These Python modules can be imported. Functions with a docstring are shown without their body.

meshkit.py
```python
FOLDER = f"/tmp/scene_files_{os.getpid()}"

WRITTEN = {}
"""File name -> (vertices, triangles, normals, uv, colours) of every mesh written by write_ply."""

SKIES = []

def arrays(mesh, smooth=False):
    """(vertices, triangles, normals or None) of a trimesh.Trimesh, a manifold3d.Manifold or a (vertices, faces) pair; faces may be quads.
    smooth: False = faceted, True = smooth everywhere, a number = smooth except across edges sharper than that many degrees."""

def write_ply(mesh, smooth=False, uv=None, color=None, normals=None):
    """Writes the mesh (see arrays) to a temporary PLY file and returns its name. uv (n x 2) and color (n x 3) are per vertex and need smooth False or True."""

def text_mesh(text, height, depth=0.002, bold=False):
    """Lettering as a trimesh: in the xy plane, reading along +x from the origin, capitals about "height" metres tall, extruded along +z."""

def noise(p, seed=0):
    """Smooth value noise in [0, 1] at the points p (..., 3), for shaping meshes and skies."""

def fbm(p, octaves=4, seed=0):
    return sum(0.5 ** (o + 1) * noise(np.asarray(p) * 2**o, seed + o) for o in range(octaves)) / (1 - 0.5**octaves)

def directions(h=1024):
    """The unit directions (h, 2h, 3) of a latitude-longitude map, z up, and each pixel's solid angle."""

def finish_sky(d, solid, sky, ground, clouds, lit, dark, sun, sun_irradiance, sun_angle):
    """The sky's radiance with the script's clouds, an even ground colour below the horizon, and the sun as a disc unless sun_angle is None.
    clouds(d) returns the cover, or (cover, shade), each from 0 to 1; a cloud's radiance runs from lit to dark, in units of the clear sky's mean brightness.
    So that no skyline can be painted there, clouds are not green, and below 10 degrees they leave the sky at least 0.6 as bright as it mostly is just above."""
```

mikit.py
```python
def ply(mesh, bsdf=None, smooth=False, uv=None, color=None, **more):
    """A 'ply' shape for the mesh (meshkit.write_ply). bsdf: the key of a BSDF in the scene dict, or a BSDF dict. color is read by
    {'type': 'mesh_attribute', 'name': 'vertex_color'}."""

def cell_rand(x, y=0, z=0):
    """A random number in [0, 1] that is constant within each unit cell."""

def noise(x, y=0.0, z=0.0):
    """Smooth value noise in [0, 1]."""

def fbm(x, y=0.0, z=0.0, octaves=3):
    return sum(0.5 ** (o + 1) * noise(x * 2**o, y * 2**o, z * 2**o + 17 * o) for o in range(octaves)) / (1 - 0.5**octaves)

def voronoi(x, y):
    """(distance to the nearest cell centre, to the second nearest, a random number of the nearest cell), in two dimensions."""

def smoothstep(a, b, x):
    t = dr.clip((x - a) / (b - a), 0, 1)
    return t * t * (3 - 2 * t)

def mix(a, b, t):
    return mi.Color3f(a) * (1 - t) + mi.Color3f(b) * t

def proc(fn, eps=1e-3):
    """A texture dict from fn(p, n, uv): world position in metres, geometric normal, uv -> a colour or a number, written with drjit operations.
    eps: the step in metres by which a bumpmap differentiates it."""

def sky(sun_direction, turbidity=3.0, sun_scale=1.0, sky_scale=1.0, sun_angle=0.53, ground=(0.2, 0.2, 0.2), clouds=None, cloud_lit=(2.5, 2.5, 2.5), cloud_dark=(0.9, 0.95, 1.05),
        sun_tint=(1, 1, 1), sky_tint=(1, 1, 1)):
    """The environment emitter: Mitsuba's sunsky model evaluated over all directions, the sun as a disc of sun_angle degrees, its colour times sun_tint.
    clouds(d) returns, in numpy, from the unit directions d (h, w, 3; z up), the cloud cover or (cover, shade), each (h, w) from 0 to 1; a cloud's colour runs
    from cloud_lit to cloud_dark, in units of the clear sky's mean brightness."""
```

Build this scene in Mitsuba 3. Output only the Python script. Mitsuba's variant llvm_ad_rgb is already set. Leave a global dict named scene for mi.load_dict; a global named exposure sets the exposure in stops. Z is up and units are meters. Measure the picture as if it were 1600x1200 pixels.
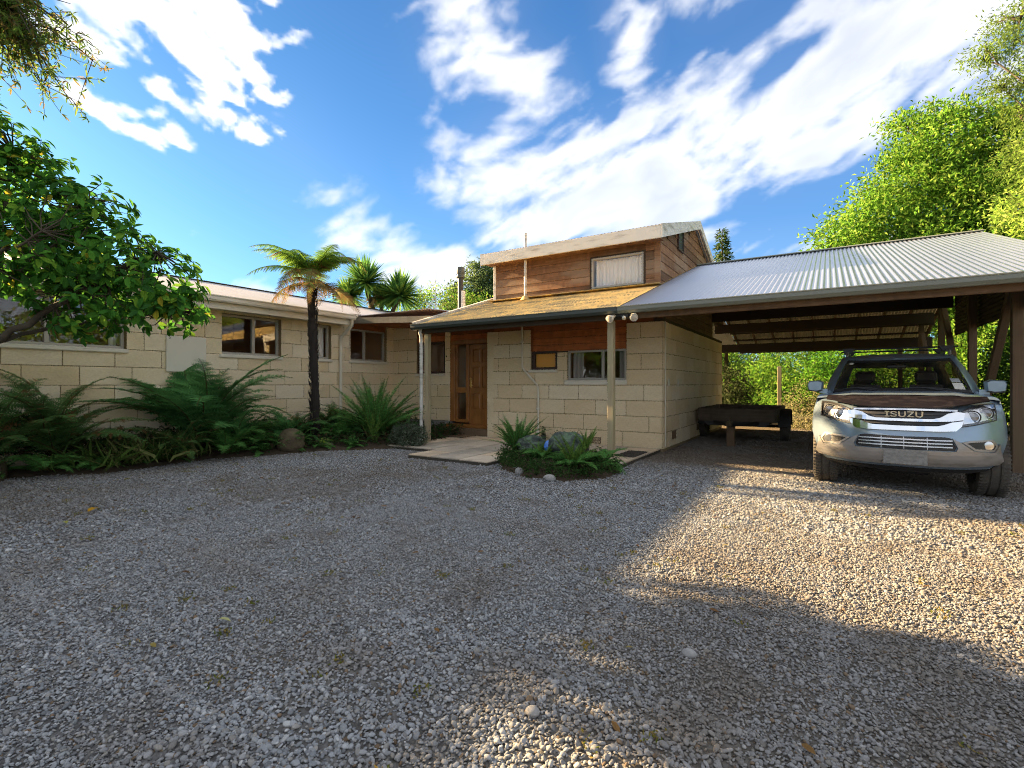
import math
import numpy as np
import trimesh
import drjit as dr
import mitsuba as mi
import mikit
import meshkit
from mikit import noise, fbm, voronoi, smoothstep, mix, proc
from shapely.geometry import Polygon, box as sbox
from shapely.ops import unary_union

T = mi.ScalarTransform4f
scene, labels = {}, {}
exposure = 4.4

# ------------------------------------------------------------------ camera, sky and sun
# world: x runs along the front of the house, y into it, z up, metres; the camera stands at the origin
CAM = (0.0, 0.0, 1.28)
scene['camera'] = {
    'type': 'perspective', 'fov': 2 * math.degrees(math.atan(800 / 780)), 'fov_axis': 'x', 'near_clip': 0.05, 'far_clip': 2000.0,
    'to_world': T().look_at(origin=list(CAM), target=[-0.5343, 0.8453, 1.28], up=[0, 0, 1])}


def cloud_cover(d):
    """Wind-drawn broken cloud: banks given by azimuth, elevation and width in degrees, torn into streaks by noise; the same kind of cloud goes on round the sky."""
    az = np.degrees(np.arctan2(d[..., 0], d[..., 1]))
    el = np.degrees(np.arcsin(np.clip(d[..., 2], -1, 1)))
    z0 = np.zeros_like(az)
    n3 = lambda x, y, o, s: meshkit.fbm(np.stack([x, y, z0 + s * 1.7], -1), o, s)
    c, s = math.cos(math.radians(24)), math.sin(math.radians(24))
    a = az * np.cos(np.radians(el))
    u, w = a * c + el * s, -a * s + el * c
    wx, wy = n3(u / 9, w / 6, 4, 7) - .5, n3(u / 9, w / 6, 4, 8) - .5
    streak = n3(u / 7.5 + wx * 1.6, w / 1.9 + wy * 2.6, 7, 3)
    mass = n3(u / 7 + wx, w / 4 + wy, 6, 11)
    u2, w2 = a * c - el * s, a * s + el * c
    crisp = n3(u2 / 4.2 + wx * 2, w2 / 2.1 + wy * 2, 7, 23)

    def bank(a0, e0, a1, e1, w0, w1):
        ab, eb = a1 - a0, e1 - e0
        t = np.clip(((az - a0) * ab + (el - e0) * eb) / (ab * ab + eb * eb), 0, 1)
        dist = np.hypot((az - a0 - t * ab), (el - e0 - t * eb) * 1.2)
        return np.exp(-(dist / (w0 + t * (w1 - w0))) ** 2)
    veil = np.zeros_like(az)
    for b, k in (((-37.5, 46, -37, 34, 8, 6), 1.0), ((-37, 34, -28.5, 30, 5.5, 4.5), .98), ((-29, 30, -36, 24, 4.0, 5), 1.0), ((-37, 21.5, -17, 24, 5.5, 7.5), 1.08), ((-20, 22, 16, 29, 8, 13), 1.06),
                 ((-34, 18.0, -12, 19.5, 5.0, 4.5), 1.0), ((-51, 15, -40, 12.5, 4.2, 6), 1.0), ((-41, 10.5, -14, 12, 5.5, 6), .95), ((-12, 14.0, 6, 12.5, 4.2, 4.5), .95), ((-18.5, 42, -19, 32, 4.2, 3.6), .95), ((-10, 37, 6, 42, 6, 8), .72),
                 ((-66, 9, -57, 7, 5, 4), .62), ((-57, 24, -49, 15, 5, 6), .50), ((14, 30, 60, 38, 12, 18), .9)):
        veil = np.maximum(veil, k * bank(*b))
    away = np.clip((np.abs(az + 32) - 62) / 20, 0, 1)
    high = np.clip((el - 42) / 10, 0, 1)
    rest = np.maximum(away, high)
    veil = np.maximum(veil, rest * .98)
    puff = np.zeros_like(az)
    for b, k in (((-90, 33, -62, 33, 7, 6), 1.0), ((-80, 27, -72, 28, 3, 3), .75), ((-72.5, 23.8, -66.5, 22.3, 2.4, 1.6), 1.0), ((-67, 25.4, -60, 24.2, 2.0, 2.0), 1.02), ((-59.5, 25.6, -57, 24.8, 1.3, 1.1), .8), ((-66, 30, -58, 27, 4, 2.5), .92)):
        puff = np.maximum(puff, k * bank(*b))
    fine = n3(u / 1.7 + wx * 3, w / .75 + wy * 4, 5, 31) - .5
    x = np.clip((veil * 1.12 + fine * .55 + (streak - .5) * 1.5 + (mass - .5) * 1.35 - .36) / .80, 0, 1)
    v = (x * x * (3 - 2 * x)) ** 1.5 * .78
    haze = .07 * np.exp(-np.maximum(el, 0) / 10) + .05 * np.clip(veil, 0, 1)
    p = np.clip((puff * 1.05 + (crisp - .5) * 3.4 + fine * 1.3 - .52) / .58, 0, 1)
    p = p * p * (3 - 2 * p) * .97 * np.clip((puff - .12) / .25, 0, 1)
    cover = np.clip(np.maximum(np.maximum(v, p), haze), 0, 1)
    shade = np.clip((mass - .42) * 1.9 + (streak - .5) * 1.2, 0, .75) * v * (1 - p)
    return cover, shade


SUN = (-0.943, -0.035, 0.331)
scene['sky'] = mikit.sky(SUN, turbidity=2.1, sun_scale=1.2, sun_angle=0.7, sun_tint=(1.0, 0.96, 0.90), clouds=cloud_cover, cloud_lit=(3.75, 3.7, 3.65), cloud_dark=(1.9, 2.05, 2.3),
                         sky_tint=(0.145, 0.265, 0.395), ground=(.14, .13, .12))

# ------------------------------------------------------------------ helpers
used = {}


def new_key(name, parent=None):
    base = (parent + '__' if parent else '') + name
    n = used.get(base, 0)
    used[base] = n + 1
    return base if n == 0 else f'{base}_{n:03d}'


def tag(key, label=None, cat=None, group=None, kind=None):
    d = labels.setdefault(key, {})
    for k, v in (('label', label), ('category', cat), ('group', group), ('kind', kind)):
        if v:
            d[k] = v
    return key


def thing(name, label, cat, group=None):
    return tag(new_key(name), label, cat, group)


def add(name, mesh, mat, parent=None, smooth=False, label=None, cat=None, group=None, kind=None, **kw):
    key = new_key(name, parent)
    scene[key] = mesh if isinstance(mesh, dict) else mikit.ply(mesh, mat, smooth=smooth, **kw)
    if label or cat or kind:
        tag(key, label, cat, group, kind)
    return key


def quads(v, f):
    v, f = np.asarray(v, float), np.asarray(f, int)
    if f.shape[1] == 4:
        f = np.vstack([f[:, [0, 1, 2]], f[:, [0, 2, 3]]])
    return trimesh.Trimesh(v, f, process=False)


def cat(*ms):
    ms = [m for m in (ms[0] if len(ms) == 1 and isinstance(ms[0], (list, tuple)) else ms) if m is not None and len(m.faces)]
    return trimesh.util.concatenate(ms)


BOXF = np.array([[0, 3, 2, 1], [4, 5, 6, 7], [0, 1, 5, 4], [1, 2, 6, 5], [2, 3, 7, 6], [3, 0, 4, 7]])


def box(x0, x1, y0, y1, z0, z1):
    return quads([[x0, y0, z0], [x1, y0, z0], [x1, y1, z0], [x0, y1, z0], [x0, y0, z1], [x1, y0, z1], [x1, y1, z1], [x0, y1, z1]], BOXF)


def bbox(x0, x1, y0, y1, z0, z1, b=.006):
    """A box with chamfered edges."""
    b = min(b, (x1 - x0) * .45, (y1 - y0) * .45, (z1 - z0) * .45)
    pts = []
    for x, sx in ((x0, 1), (x1, -1)):
        for y, sy in ((y0, 1), (y1, -1)):
            for z, sz in ((z0, 1), (z1, -1)):
                pts += [[x, y + sy * b, z + sz * b], [x + sx * b, y, z + sz * b], [x + sx * b, y + sy * b, z]]
    return hull(pts)


def hull(pts):
    return trimesh.convex.convex_hull(np.asarray(pts, float))


def beam(p0, p1, w, h, b=.004, up=(0, 0, 1)):
    """A squared timber from p0 to p1 (axis through the centre), w wide across and h deep."""
    p0, p1 = np.asarray(p0, float), np.asarray(p1, float)
    L = np.linalg.norm(p1 - p0)
    d = (p1 - p0) / L
    s = np.cross(d, up)
    if np.linalg.norm(s) < 1e-6:
        s = np.cross(d, [0, 1, 0])
    s /= np.linalg.norm(s)
    n = np.cross(s, d)
    m = bbox(0, L, -w / 2, w / 2, -h / 2, h / 2, b)
    m.vertices = p0 + m.vertices[:, :1] * d - m.vertices[:, 1:2] * s + m.vertices[:, 2:3] * n
    return m


def tube(points, radii, sides=8, cap=True):
    p = np.asarray(points, float)
    r = np.broadcast_to(np.asarray(radii, float), (len(p),))
    t = np.gradient(p, axis=0)
    t /= np.linalg.norm(t, axis=1, keepdims=True) + 1e-12
    ref = np.array([0, 0, 1.0]) if abs(t[0, 2]) < .9 else np.array([1.0, 0, 0])
    a = np.cross(t[0], ref)
    a /= np.linalg.norm(a)
    A = []
    for k in range(len(p)):
        a = a - t[k] * (a @ t[k])
        a /= np.linalg.norm(a) + 1e-12
        A.append(a)
    A = np.array(A)
    B = np.cross(t, A)
    ang = np.arange(sides) * 2 * np.pi / sides
    v = p[:, None] + r[:, None, None] * (np.cos(ang)[None, :, None] * A[:, None] + np.sin(ang)[None, :, None] * B[:, None])
    i, j = np.meshgrid(np.arange(len(p) - 1), np.arange(sides), indexing='ij')
    q = np.stack([i * sides + j, i * sides + (j + 1) % sides, (i + 1) * sides + (j + 1) % sides, (i + 1) * sides + j], -1).reshape(-1, 4)
    f = np.vstack([q[:, [0, 1, 2]], q[:, [0, 2, 3]]])
    v = v.reshape(-1, 3)
    if cap:
        n = len(v)
        v = np.vstack([v, p[0], p[-1]])
        k = np.arange(sides)
        f = np.vstack([f, np.stack([np.full(sides, n), (k + 1) % sides, k], 1), np.stack([np.full(sides, n + 1), (len(p) - 1) * sides + k, (len(p) - 1) * sides + (k + 1) % sides], 1)])
    return trimesh.Trimesh(v, f, process=False)


def lathe(profile, n=24, axis_pt=(0, 0, 0)):
    """profile: (r, z) pairs from bottom to top, around z."""
    m = trimesh.creation.revolve(np.asarray(profile, float), sections=n)
    m.apply_translation(axis_pt)
    return m


def prism(poly, h):
    """A shapely polygon (or its coordinates) extruded by h along z."""
    poly = poly if hasattr(poly, 'geoms') or hasattr(poly, 'exterior') else Polygon(poly)
    return cat([trimesh.creation.extrude_polygon(g, h, engine='earcut') for g in getattr(poly, 'geoms', [poly]) if g.area > 1e-7])


class Fr:
    """A wall's frame: s runs along it (to the right as seen from outside), d outward, z up."""

    def __init__(self, origin, S, N):
        self.o = np.array([*origin, 0.0])
        self.S, self.N = np.array([*S, 0.0]), np.array([*N, 0.0])
        self.flip = np.linalg.det(np.array([self.S, self.N, [0, 0, 1.0]])) < 0

    def __call__(self, m):
        v = m.vertices
        f = m.faces[:, ::-1] if self.flip else m.faces
        return trimesh.Trimesh(self.o + v[:, :1] * self.S + v[:, 1:2] * self.N + v[:, 2:3] * np.array([0, 0, 1.0]), f, process=False)

    def box(self, s0, s1, d0, d1, z0, z1, b=0):
        return self(bbox(s0, s1, d0, d1, z0, z1, b) if b else box(s0, s1, d0, d1, z0, z1))

    def panel(self, poly, d0, d1):
        """A polygon in (s, z), thick from d0 to d1."""
        m = prism(poly, d1 - d0)
        v = m.vertices.copy()
        m = trimesh.Trimesh(np.stack([v[:, 0], v[:, 2] + d0, v[:, 1]], 1), m.faces[:, ::-1], process=False)
        return self(m)


# ------------------------------------------------------------------ materials
def rgb(c):
    return {'type': 'rgb', 'value': list(c)}


def two(b):
    return {'type': 'twosided', 'bsdf': b}


VC = {'type': 'mesh_attribute', 'name': 'vertex_color'}


def principled(name, color, rough=.6, metallic=0.0, spec=.5, **kw):
    scene[name] = two({'type': 'principled', 'base_color': color if isinstance(color, dict) else rgb(color), 'roughness': rough, 'metallic': metallic, 'specular': spec, **kw})
    return name


def bumped(name, color, height, eps, rough=.8, metallic=0.0, spec=.3, **kw):
    scene[name] = two({'type': 'bumpmap', 'arbitrary': proc(height, eps), 'scale': 1.0,
                       'bsdf': {'type': 'principled', 'base_color': color if isinstance(color, dict) else rgb(color), 'roughness': rough, 'metallic': metallic, 'specular': spec, **kw}})
    return name


def stone_fn(a, b):
    def fn(p, n, uv):
        t = fbm(p.x * 2.3, p.y * 2.3, p.z * 5.0, 3)
        g = noise(p.x * 60, p.y * 60, p.z * 60)
        st = smoothstep(.55, .8, fbm(p.x * 1.1 + 5, p.y * 1.1, p.z * .7, 3))
        c = mix(a, b, t)
        c = mix(c, (a[0] * .72, a[1] * .68, a[2] * .6), st * .35)
        return c * (.9 + .2 * g)
    return fn


def grain_h(p, n, uv):
    return .0016 * noise(p.x * 140, p.y * 140, p.z * 140) + .005 * noise(p.x * 22, p.y * 22, p.z * 34) + .006 * noise(p.x * 6, p.y * 6, p.z * 9)


STONE = []
for i, (a, b) in enumerate((((.64, .52, .335), (.71, .60, .415)), ((.59, .465, .28), (.67, .55, .355)), ((.67, .56, .39), (.73, .635, .465)))):
    STONE.append(bumped('stone_tone' + '_abc'[i * 1 + 1], proc(stone_fn(a, b)), grain_h, .002, rough=.9, spec=.15))
principled('mortar_mat', (.23, .17, .10), .95, spec=.1)


def wood_fn(a, b, worn, amount):
    def fn(p, n, uv):
        along = dr.select(dr.abs(n.x) > .7, p.y, p.x)
        g = fbm(along * 2.6, p.z * 75 + p.x * .0, 3.0, 3)
        streak = noise(along * 18, p.z * 9, 1.0)
        w = smoothstep(.45, .75, fbm(along * 1.3, p.z * 3.3, 9.0, 3))
        c = mix(a, b, g) * (.8 + .35 * streak)
        return mix(c, worn, w * amount)
    return fn


def wood_h(p, n, uv):
    along = dr.select(dr.abs(n.x) > .7, p.y, p.x)
    return .0016 * fbm(along * 5, p.z * 130, 2.0, 2)


CEDAR, REDWOOD = [], []
for i, k in enumerate((.68, 1.0, 1.25)):
    CEDAR.append(bumped(f'cedar_{"abc"[i]}', proc(wood_fn((.125 * k, .06 * k, .029 * k), (.25 * k, .132 * k, .066 * k), (.25 * k, .18 * k, .12 * k), .65)), wood_h, .002, rough=.75))
    REDWOOD.append(bumped(f'redwood_{"abc"[i]}', proc(wood_fn((.24 * k, .070 * k, .020 * k), (.38 * k, .125 * k, .040 * k), (.25 * k, .10 * k, .04 * k), .2)), wood_h, .002, rough=.6))


def post_fn(a, b):
    def fn(p, n, uv):
        g = fbm(p.x * 70, p.y * 70, p.z * 2.5, 3)
        w = smoothstep(.4, .7, fbm(p.x * 9, p.y * 9, p.z * 1.4 + 4, 3))
        return mix(mix(a, b, g), (b[0] * .75, b[1] * .85, b[2] * .75), w * .6)
    return fn


principled('post_wood', proc(post_fn((.25, .20, .12), (.40, .33, .21))), .85)
principled('brown_beam', proc(wood_fn((.11, .065, .035), (.20, .12, .065), (.19, .14, .09), .5)), .8)
principled('brown_post', proc(post_fn((.10, .062, .036), (.19, .12, .07))), .85)
principled('dark_timber', (.055, .038, .024), .8)
principled('fern_trunk', (.020, .015, .012), .95)
principled('grey_wood', proc(wood_fn((.15, .13, .10), (.27, .24, .19), (.10, .09, .065), .7)), .85)
principled('door_wood', proc(lambda p, n, uv: mix((.20, .078, .018), (.32, .132, .034), fbm(p.x * 46, p.y * 46, p.z * 2.2, 3)) * (.82 + .36 * noise(p.x * 9, 2.0, p.z * 5))), .38, clearcoat=.35, clearcoat_gloss=.8)
principled('white_paint', proc(lambda p, n, uv: mix((.56, .54, .49), (.30, .27, .22), smoothstep(.45, .8, fbm(p.x * 2.5, p.y * 2.5, p.z * 11, 4)))), .5)
principled('cream_paint', proc(lambda p, n, uv: mix((.60, .55, .45), (.50, .44, .34), smoothstep(.45, .8, fbm(p.x * 1.6, p.y * 1.6, p.z * 8, 4)))), .45)
principled('cream_plain', (.60, .56, .46), .5)
principled('alu_frame', (.34, .32, .28), .4, metallic=.2)
principled('alu_grey', (.36, .33, .28), .45, metallic=.15)
principled('dark_frame', (.045, .022, .016), .55)
principled('gutter_green', (.045, .055, .048), .4, clearcoat=.2)
principled('gutter_pale', (.17, .18, .145), .45)
principled('concrete_grey', (.20, .195, .185), .9)
principled('black_plastic', (.018, .018, .019), .5)
principled('steel', (.55, .55, .55), .3, metallic=.95)
principled('brass', (.62, .45, .16), .28, metallic=.9)
scene['glass'] = {'type': 'thindielectric', 'int_ior': 1.52}
principled('room_brown', (.30, .15, .065), .8)
principled('room_pale', (.42, .33, .22), .85)
principled('curtain_white', (.70, .67, .60), .9)
principled('curtain_grey', (.26, .24, .22), .9)
scene['glass_dark'] = {'type': 'thindielectric', 'int_ior': 1.52, 'specular_transmittance': rgb((.28, .30, .30))}
principled('orange_blind', (.75, .36, .06), .7)


def lichen_fn(p, n, uv):
    f = fbm(p.x * 3, p.y * 3, 0, 4)
    s = smoothstep(.42, .6, fbm(p.x * 11, p.y * 6, 3, 4))
    k = smoothstep(.56, .68, fbm(p.x * 2.2 + 3, p.y * 5.5, 8, 4))
    c = mix((.52, .355, .11), (.66, .48, .185), f)
    c = mix(c, (.30, .24, .13), s * .55)
    return mix(c, (.15, .13, .09), k * .7)


principled('lichen_roof', proc(lichen_fn), .7, metallic=.1)
principled('steel_roof', proc(lambda p, n, uv: mix((.44, .48, .54), (.58, .61, .66), fbm(p.x * 1.3, p.y * .5, 0, 3)) * (.93 + .14 * noise(p.x * 1.32, 0, 0))), .26, metallic=.88)
principled('pink_roof', proc(lambda p, n, uv: mix((.44, .41, .40), (.56, .52, .50), fbm(p.x * 4, p.y * 4, 0, 4))), .6, metallic=.15)
principled('roof_under', (.40, .37, .29), .8)
principled('flashing', (.58, .60, .62), .4, metallic=.5)


def paver_fn(p, n, uv):
    f = fbm(p.x * 3, p.y * 3, 0, 4)
    d = smoothstep(.5, .75, fbm(p.x * 1.2 + 7, p.y * 1.2, 0, 4))
    return mix(mix((.36, .29, .21), (.50, .42, .32), f), (.22, .19, .15), d * .7) * (.92 + .16 * noise(p.x * 90, p.y * 90, 0))


principled('paver_mat', proc(paver_fn), .9)
principled('paver_warm', proc(lambda p, n, uv: paver_fn(p, n, uv) * mi.Color3f(1.12, 1.05, .95)), .9)
principled('paver_dull', proc(lambda p, n, uv: paver_fn(p, n, uv) * mi.Color3f(.80, .82, .84)), .9)
principled('paver_joint', (.05, .042, .032), .95)


def ground_fn(p, n, uv):
    d, e, r = voronoi(p.x * 46, p.y * 46)
    near = mix((.075, .072, .068), (.17, .165, .155), r)
    dirt = smoothstep(.42, .66, fbm(p.x * .55, p.y * .55, 2, 4))
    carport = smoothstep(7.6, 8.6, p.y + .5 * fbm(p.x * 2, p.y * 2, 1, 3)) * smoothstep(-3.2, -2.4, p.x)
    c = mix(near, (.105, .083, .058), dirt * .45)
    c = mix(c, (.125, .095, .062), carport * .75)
    far = smoothstep(20.0, 26.0, dr.sqrt(p.x * p.x + p.y * p.y))
    return mix(c, (.07, .085, .03), far)


def ground_h(p, n, uv):
    d, e, r = voronoi(p.x * 46, p.y * 46)
    return .006 * smoothstep(0.0, .5, e - d)


bumped('ground_mat', proc(ground_fn), ground_h, .002, rough=.95, spec=.15)
principled('soil_mat', proc(lambda p, n, uv: mix((.035, .025, .017), (.085, .062, .042), fbm(p.x * 14, p.y * 14, p.z * 14, 3))), .95, spec=.1)


def leaf_mat(name, trans=.9, rough=.45, spec=.5):
    scene[name] = {'type': 'principledthin', 'base_color': VC, 'roughness': rough, 'diff_trans': trans, 'spec_trans': 0.0, 'eta': 1.4}
    return name


leaf_mat('leaf_soft', .95, .5)
leaf_mat('leaf_glossy', .8, .32)
leaf_mat('leaf_fern', .7, .5)
principled('bark', proc(lambda p, n, uv: mix((.038, .03, .02), (.095, .076, .052), fbm(p.x * 22, p.y * 22, p.z * 8, 4))), .95)
principled('vertex_rough', VC, .85, spec=.25)
# ------------------------------------------------------------------ the ground
gm = quads([[-400, -400, 0], [400, -400, 0], [400, 400, 0], [-400, 400, 0]], [[0, 1, 2, 3]])
add('ground', gm, 'ground_mat', kind='structure', label='grey shingle drive in front of the house and carport')

# ------------------------------------------------------------------ the house
ZC = .06          # bottom of the first course of stone
CH = .30          # height of a course
house = thing('house', 'single-storey cream stone house with timber panels, lichened verandah roof and a boarded upper storey', 'house')


def block_wall(fr, outline, openings, parent, seed, length=.66, k0=0, depth=.10, joint=.010, phase=0.0, tones=(.5, .2, .3)):
    """A wall core of mortar with one block of stone for every block seen; the outline is (s0, s1, z0, z1), an opening (s0, z0, s1, z1)."""
    rng = np.random.default_rng(seed)
    s0, s1, z0, z1 = outline
    holes = [sbox(*o) for o in openings]
    shape = sbox(s0, z0, s1, z1).difference(unary_union(holes)) if holes else sbox(s0, z0, s1, z1)
    wall = add('wall', fr.panel(shape, -.20, 0.0), 'mortar_mat', parent)
    k = k0
    while ZC + k * CH < z1 - .02:
        a, b = max(ZC + k * CH, z0), min(ZC + (k + 1) * CH, z1)
        s = s0 - ((k % 2) * .5 + phase) * length
        while s < s1:
            w = length * rng.uniform(.94, 1.06)
            e = s + w
            if s1 - e < .16:
                e = s1
            piece = sbox(max(s, s0), a, min(e, s1), b)
            s = e
            if piece.area < .008:
                continue
            for h in holes:
                piece = piece.difference(h)
            for g in getattr(piece, 'geoms', [piece]):
                if g.is_empty or g.area < .004:
                    continue
                p0, q0, p1, q1 = g.bounds
                out = .012 + rng.uniform(-.0025, .0025)
                j = joint / 2
                if g.area > .985 * (p1 - p0) * (q1 - q0):
                    m = fr(bbox(p0 + (j if p0 > s0 + .001 else 0), p1 - (j if p1 < s1 - .001 else 0), .0015, out, q0 + j, q1 - j, .006))
                else:
                    m = fr.panel(g.buffer(-j, join_style=2), .0015, out)
                add('block', m, STONE[rng.choice(3, p=list(tones))], wall)
        k += 1
    return wall


def boards(fr, s0, s1, z0, z1, parent, mats, seed, pitch=.19, name='board', clip=None, thick=.022, d=0.0):
    """Shiplap boards laid from the bottom up, each leaning out at its lower edge."""
    rng = np.random.default_rng(seed)
    z = z0
    while z < z1 - .01:
        e = min(z + pitch, z1)
        if clip:
            a, b = clip(z + .002, e - .006)
        else:
            a, b = s0, s1
        if b - a > .03:
            zz = e - .007
            m = hull([[x, y, q] for x in (a, b) for y, q in ((d, z), (d + thick, z + .004), (d + thick - .004, z), (d + thick * .45, zz), (d, zz))])
            add(name, fr(m), mats[rng.integers(len(mats))], parent)
        z = e


FRONT = Fr((0, 9.375), (1, 0), (0, -1))
ENTRY = Fr((0, 9.70), (1, 0), (0, -1))
WING = Fr((-9.94, 0), (0, 1), (1, 0))
SIDE = Fr((-2.60, 0), (0, 1), (1, 0))


def window(fr, s0, s1, z0, z1, parent, mat='alu_frame', w=.045, mull=(), set_back=.05, depth=.06, sill=True, room='room_brown', room_depth=2.2, grow=(.4, .4, .6, .3), sill_mat='cream_plain', curtain=None, sill_h=.06):
    d1 = -set_back
    d0 = d1 - depth
    parts = [fr.box(s0, s1, d0, d1, z0, z0 + w, .004), fr.box(s0, s1, d0, d1, z1 - w, z1, .004), fr.box(s0, s0 + w, d0 + .001, d1 - .001, z0 + w, z1 - w, .004), fr.box(s1 - w, s1, d0 + .001, d1 - .001, z0 + w, z1 - w, .004)]
    edges = [s0 + w]
    for m in mull:
        parts.append(fr.box(m - w * .6, m + w * .6, d0 + .001, d1 + .006, z0 + w, z1 - w, .004))
        edges += [m - w * .6, m + w * .6]
    edges.append(s1 - w)
    win = add('window', cat(parts), mat, parent)
    for a, b in zip(edges[::2], edges[1::2]):
        dd = (d0 + d1) / 2
        v = np.array([[a, dd, z0 + w], [b, dd, z0 + w], [b, dd, z1 - w], [a, dd, z1 - w]])
        add('pane', fr(quads(v, [[0, 1, 2, 3]])), 'glass', win)
    if sill:
        add('sill', fr.box(s0 - .06, s1 + .02, -.06, .055, z0 - sill_h, z0, .012), sill_mat, win)
    if room:
        a, b, c, e = s0 - grow[0], s1 + grow[1], z0 - grow[2], z1 + grow[3]
        g = .03
        y0, y1 = -.22 - room_depth, -.215
        r = cat(fr.box(a, b, y0 - g, y0, c, e), fr.box(a - g, a, y0, y1, c, e), fr.box(b, b + g, y0, y1, c, e), fr.box(a - g, b + g, y0 - g, y1, c - g, c - .001), fr.box(a - g, b + g, y0 - g, y1, e + .001, e + g))
        add('room', r, room, win)
    if curtain:
        for a, b, m in curtain:
            n = max(8, int((b - a) / .012))
            x = np.linspace(a, b, n)
            y = d0 - .09 + .022 * np.sin(x * 2 * np.pi / .085 + np.sin(x * 9)) + .006 * np.sin(x * 131)
            v = np.vstack([np.stack([x, y, np.full(n, z0 + .02)], 1), np.stack([x, y * .6 + (d0 - .09) * .4, np.full(n, z1 - .03)], 1)])
            i = np.arange(n - 1)
            add('curtain', fr(quads(v, np.stack([i, i + 1, n + i + 1, n + i], 1))), m, win, smooth=True)
    return win


# --- front wall, right of the door (s = x)
block_wall(FRONT, (-6.42, -2.60, ZC, 2.46), [(-5.435, 1.945, -3.296, 2.6), (-5.435, 1.58, -4.80, 2.6), (-4.56, 1.36, -3.296, 2.6)], house, 3, phase=.3, tones=(.37, .55, .08))
core = add('timber_wall', FRONT.panel(sbox(-6.42, 2.462, -2.60, 3.02).union(sbox(-5.43, 1.95, -3.30, 2.47)), -.19, -.055), 'dark_timber', house)
boards(FRONT, -5.43, -3.30, 1.97, 2.98, core, REDWOOD, 4, pitch=.145, d=-.055)
boards(FRONT, -6.42, -5.432, 2.462, 2.98, core, REDWOOD, 41, pitch=.145, d=-.055)
boards(FRONT, -3.298, -2.60, 2.462, 2.98, core, REDWOOD, 42, pitch=.145, d=-.055)
window(FRONT, -5.43, -4.81, 1.585, 1.985, house, mat='dark_frame', w=.055, set_back=.03, room='room_pale', room_depth=1.4, grow=(.1, .1, .1, .1))
b = FRONT.box(-5.37, -4.87, -.125, -.115, 1.64, 1.93)
add('blind', b, 'orange_blind', house, label='orange blind glowing behind the small window')
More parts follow.
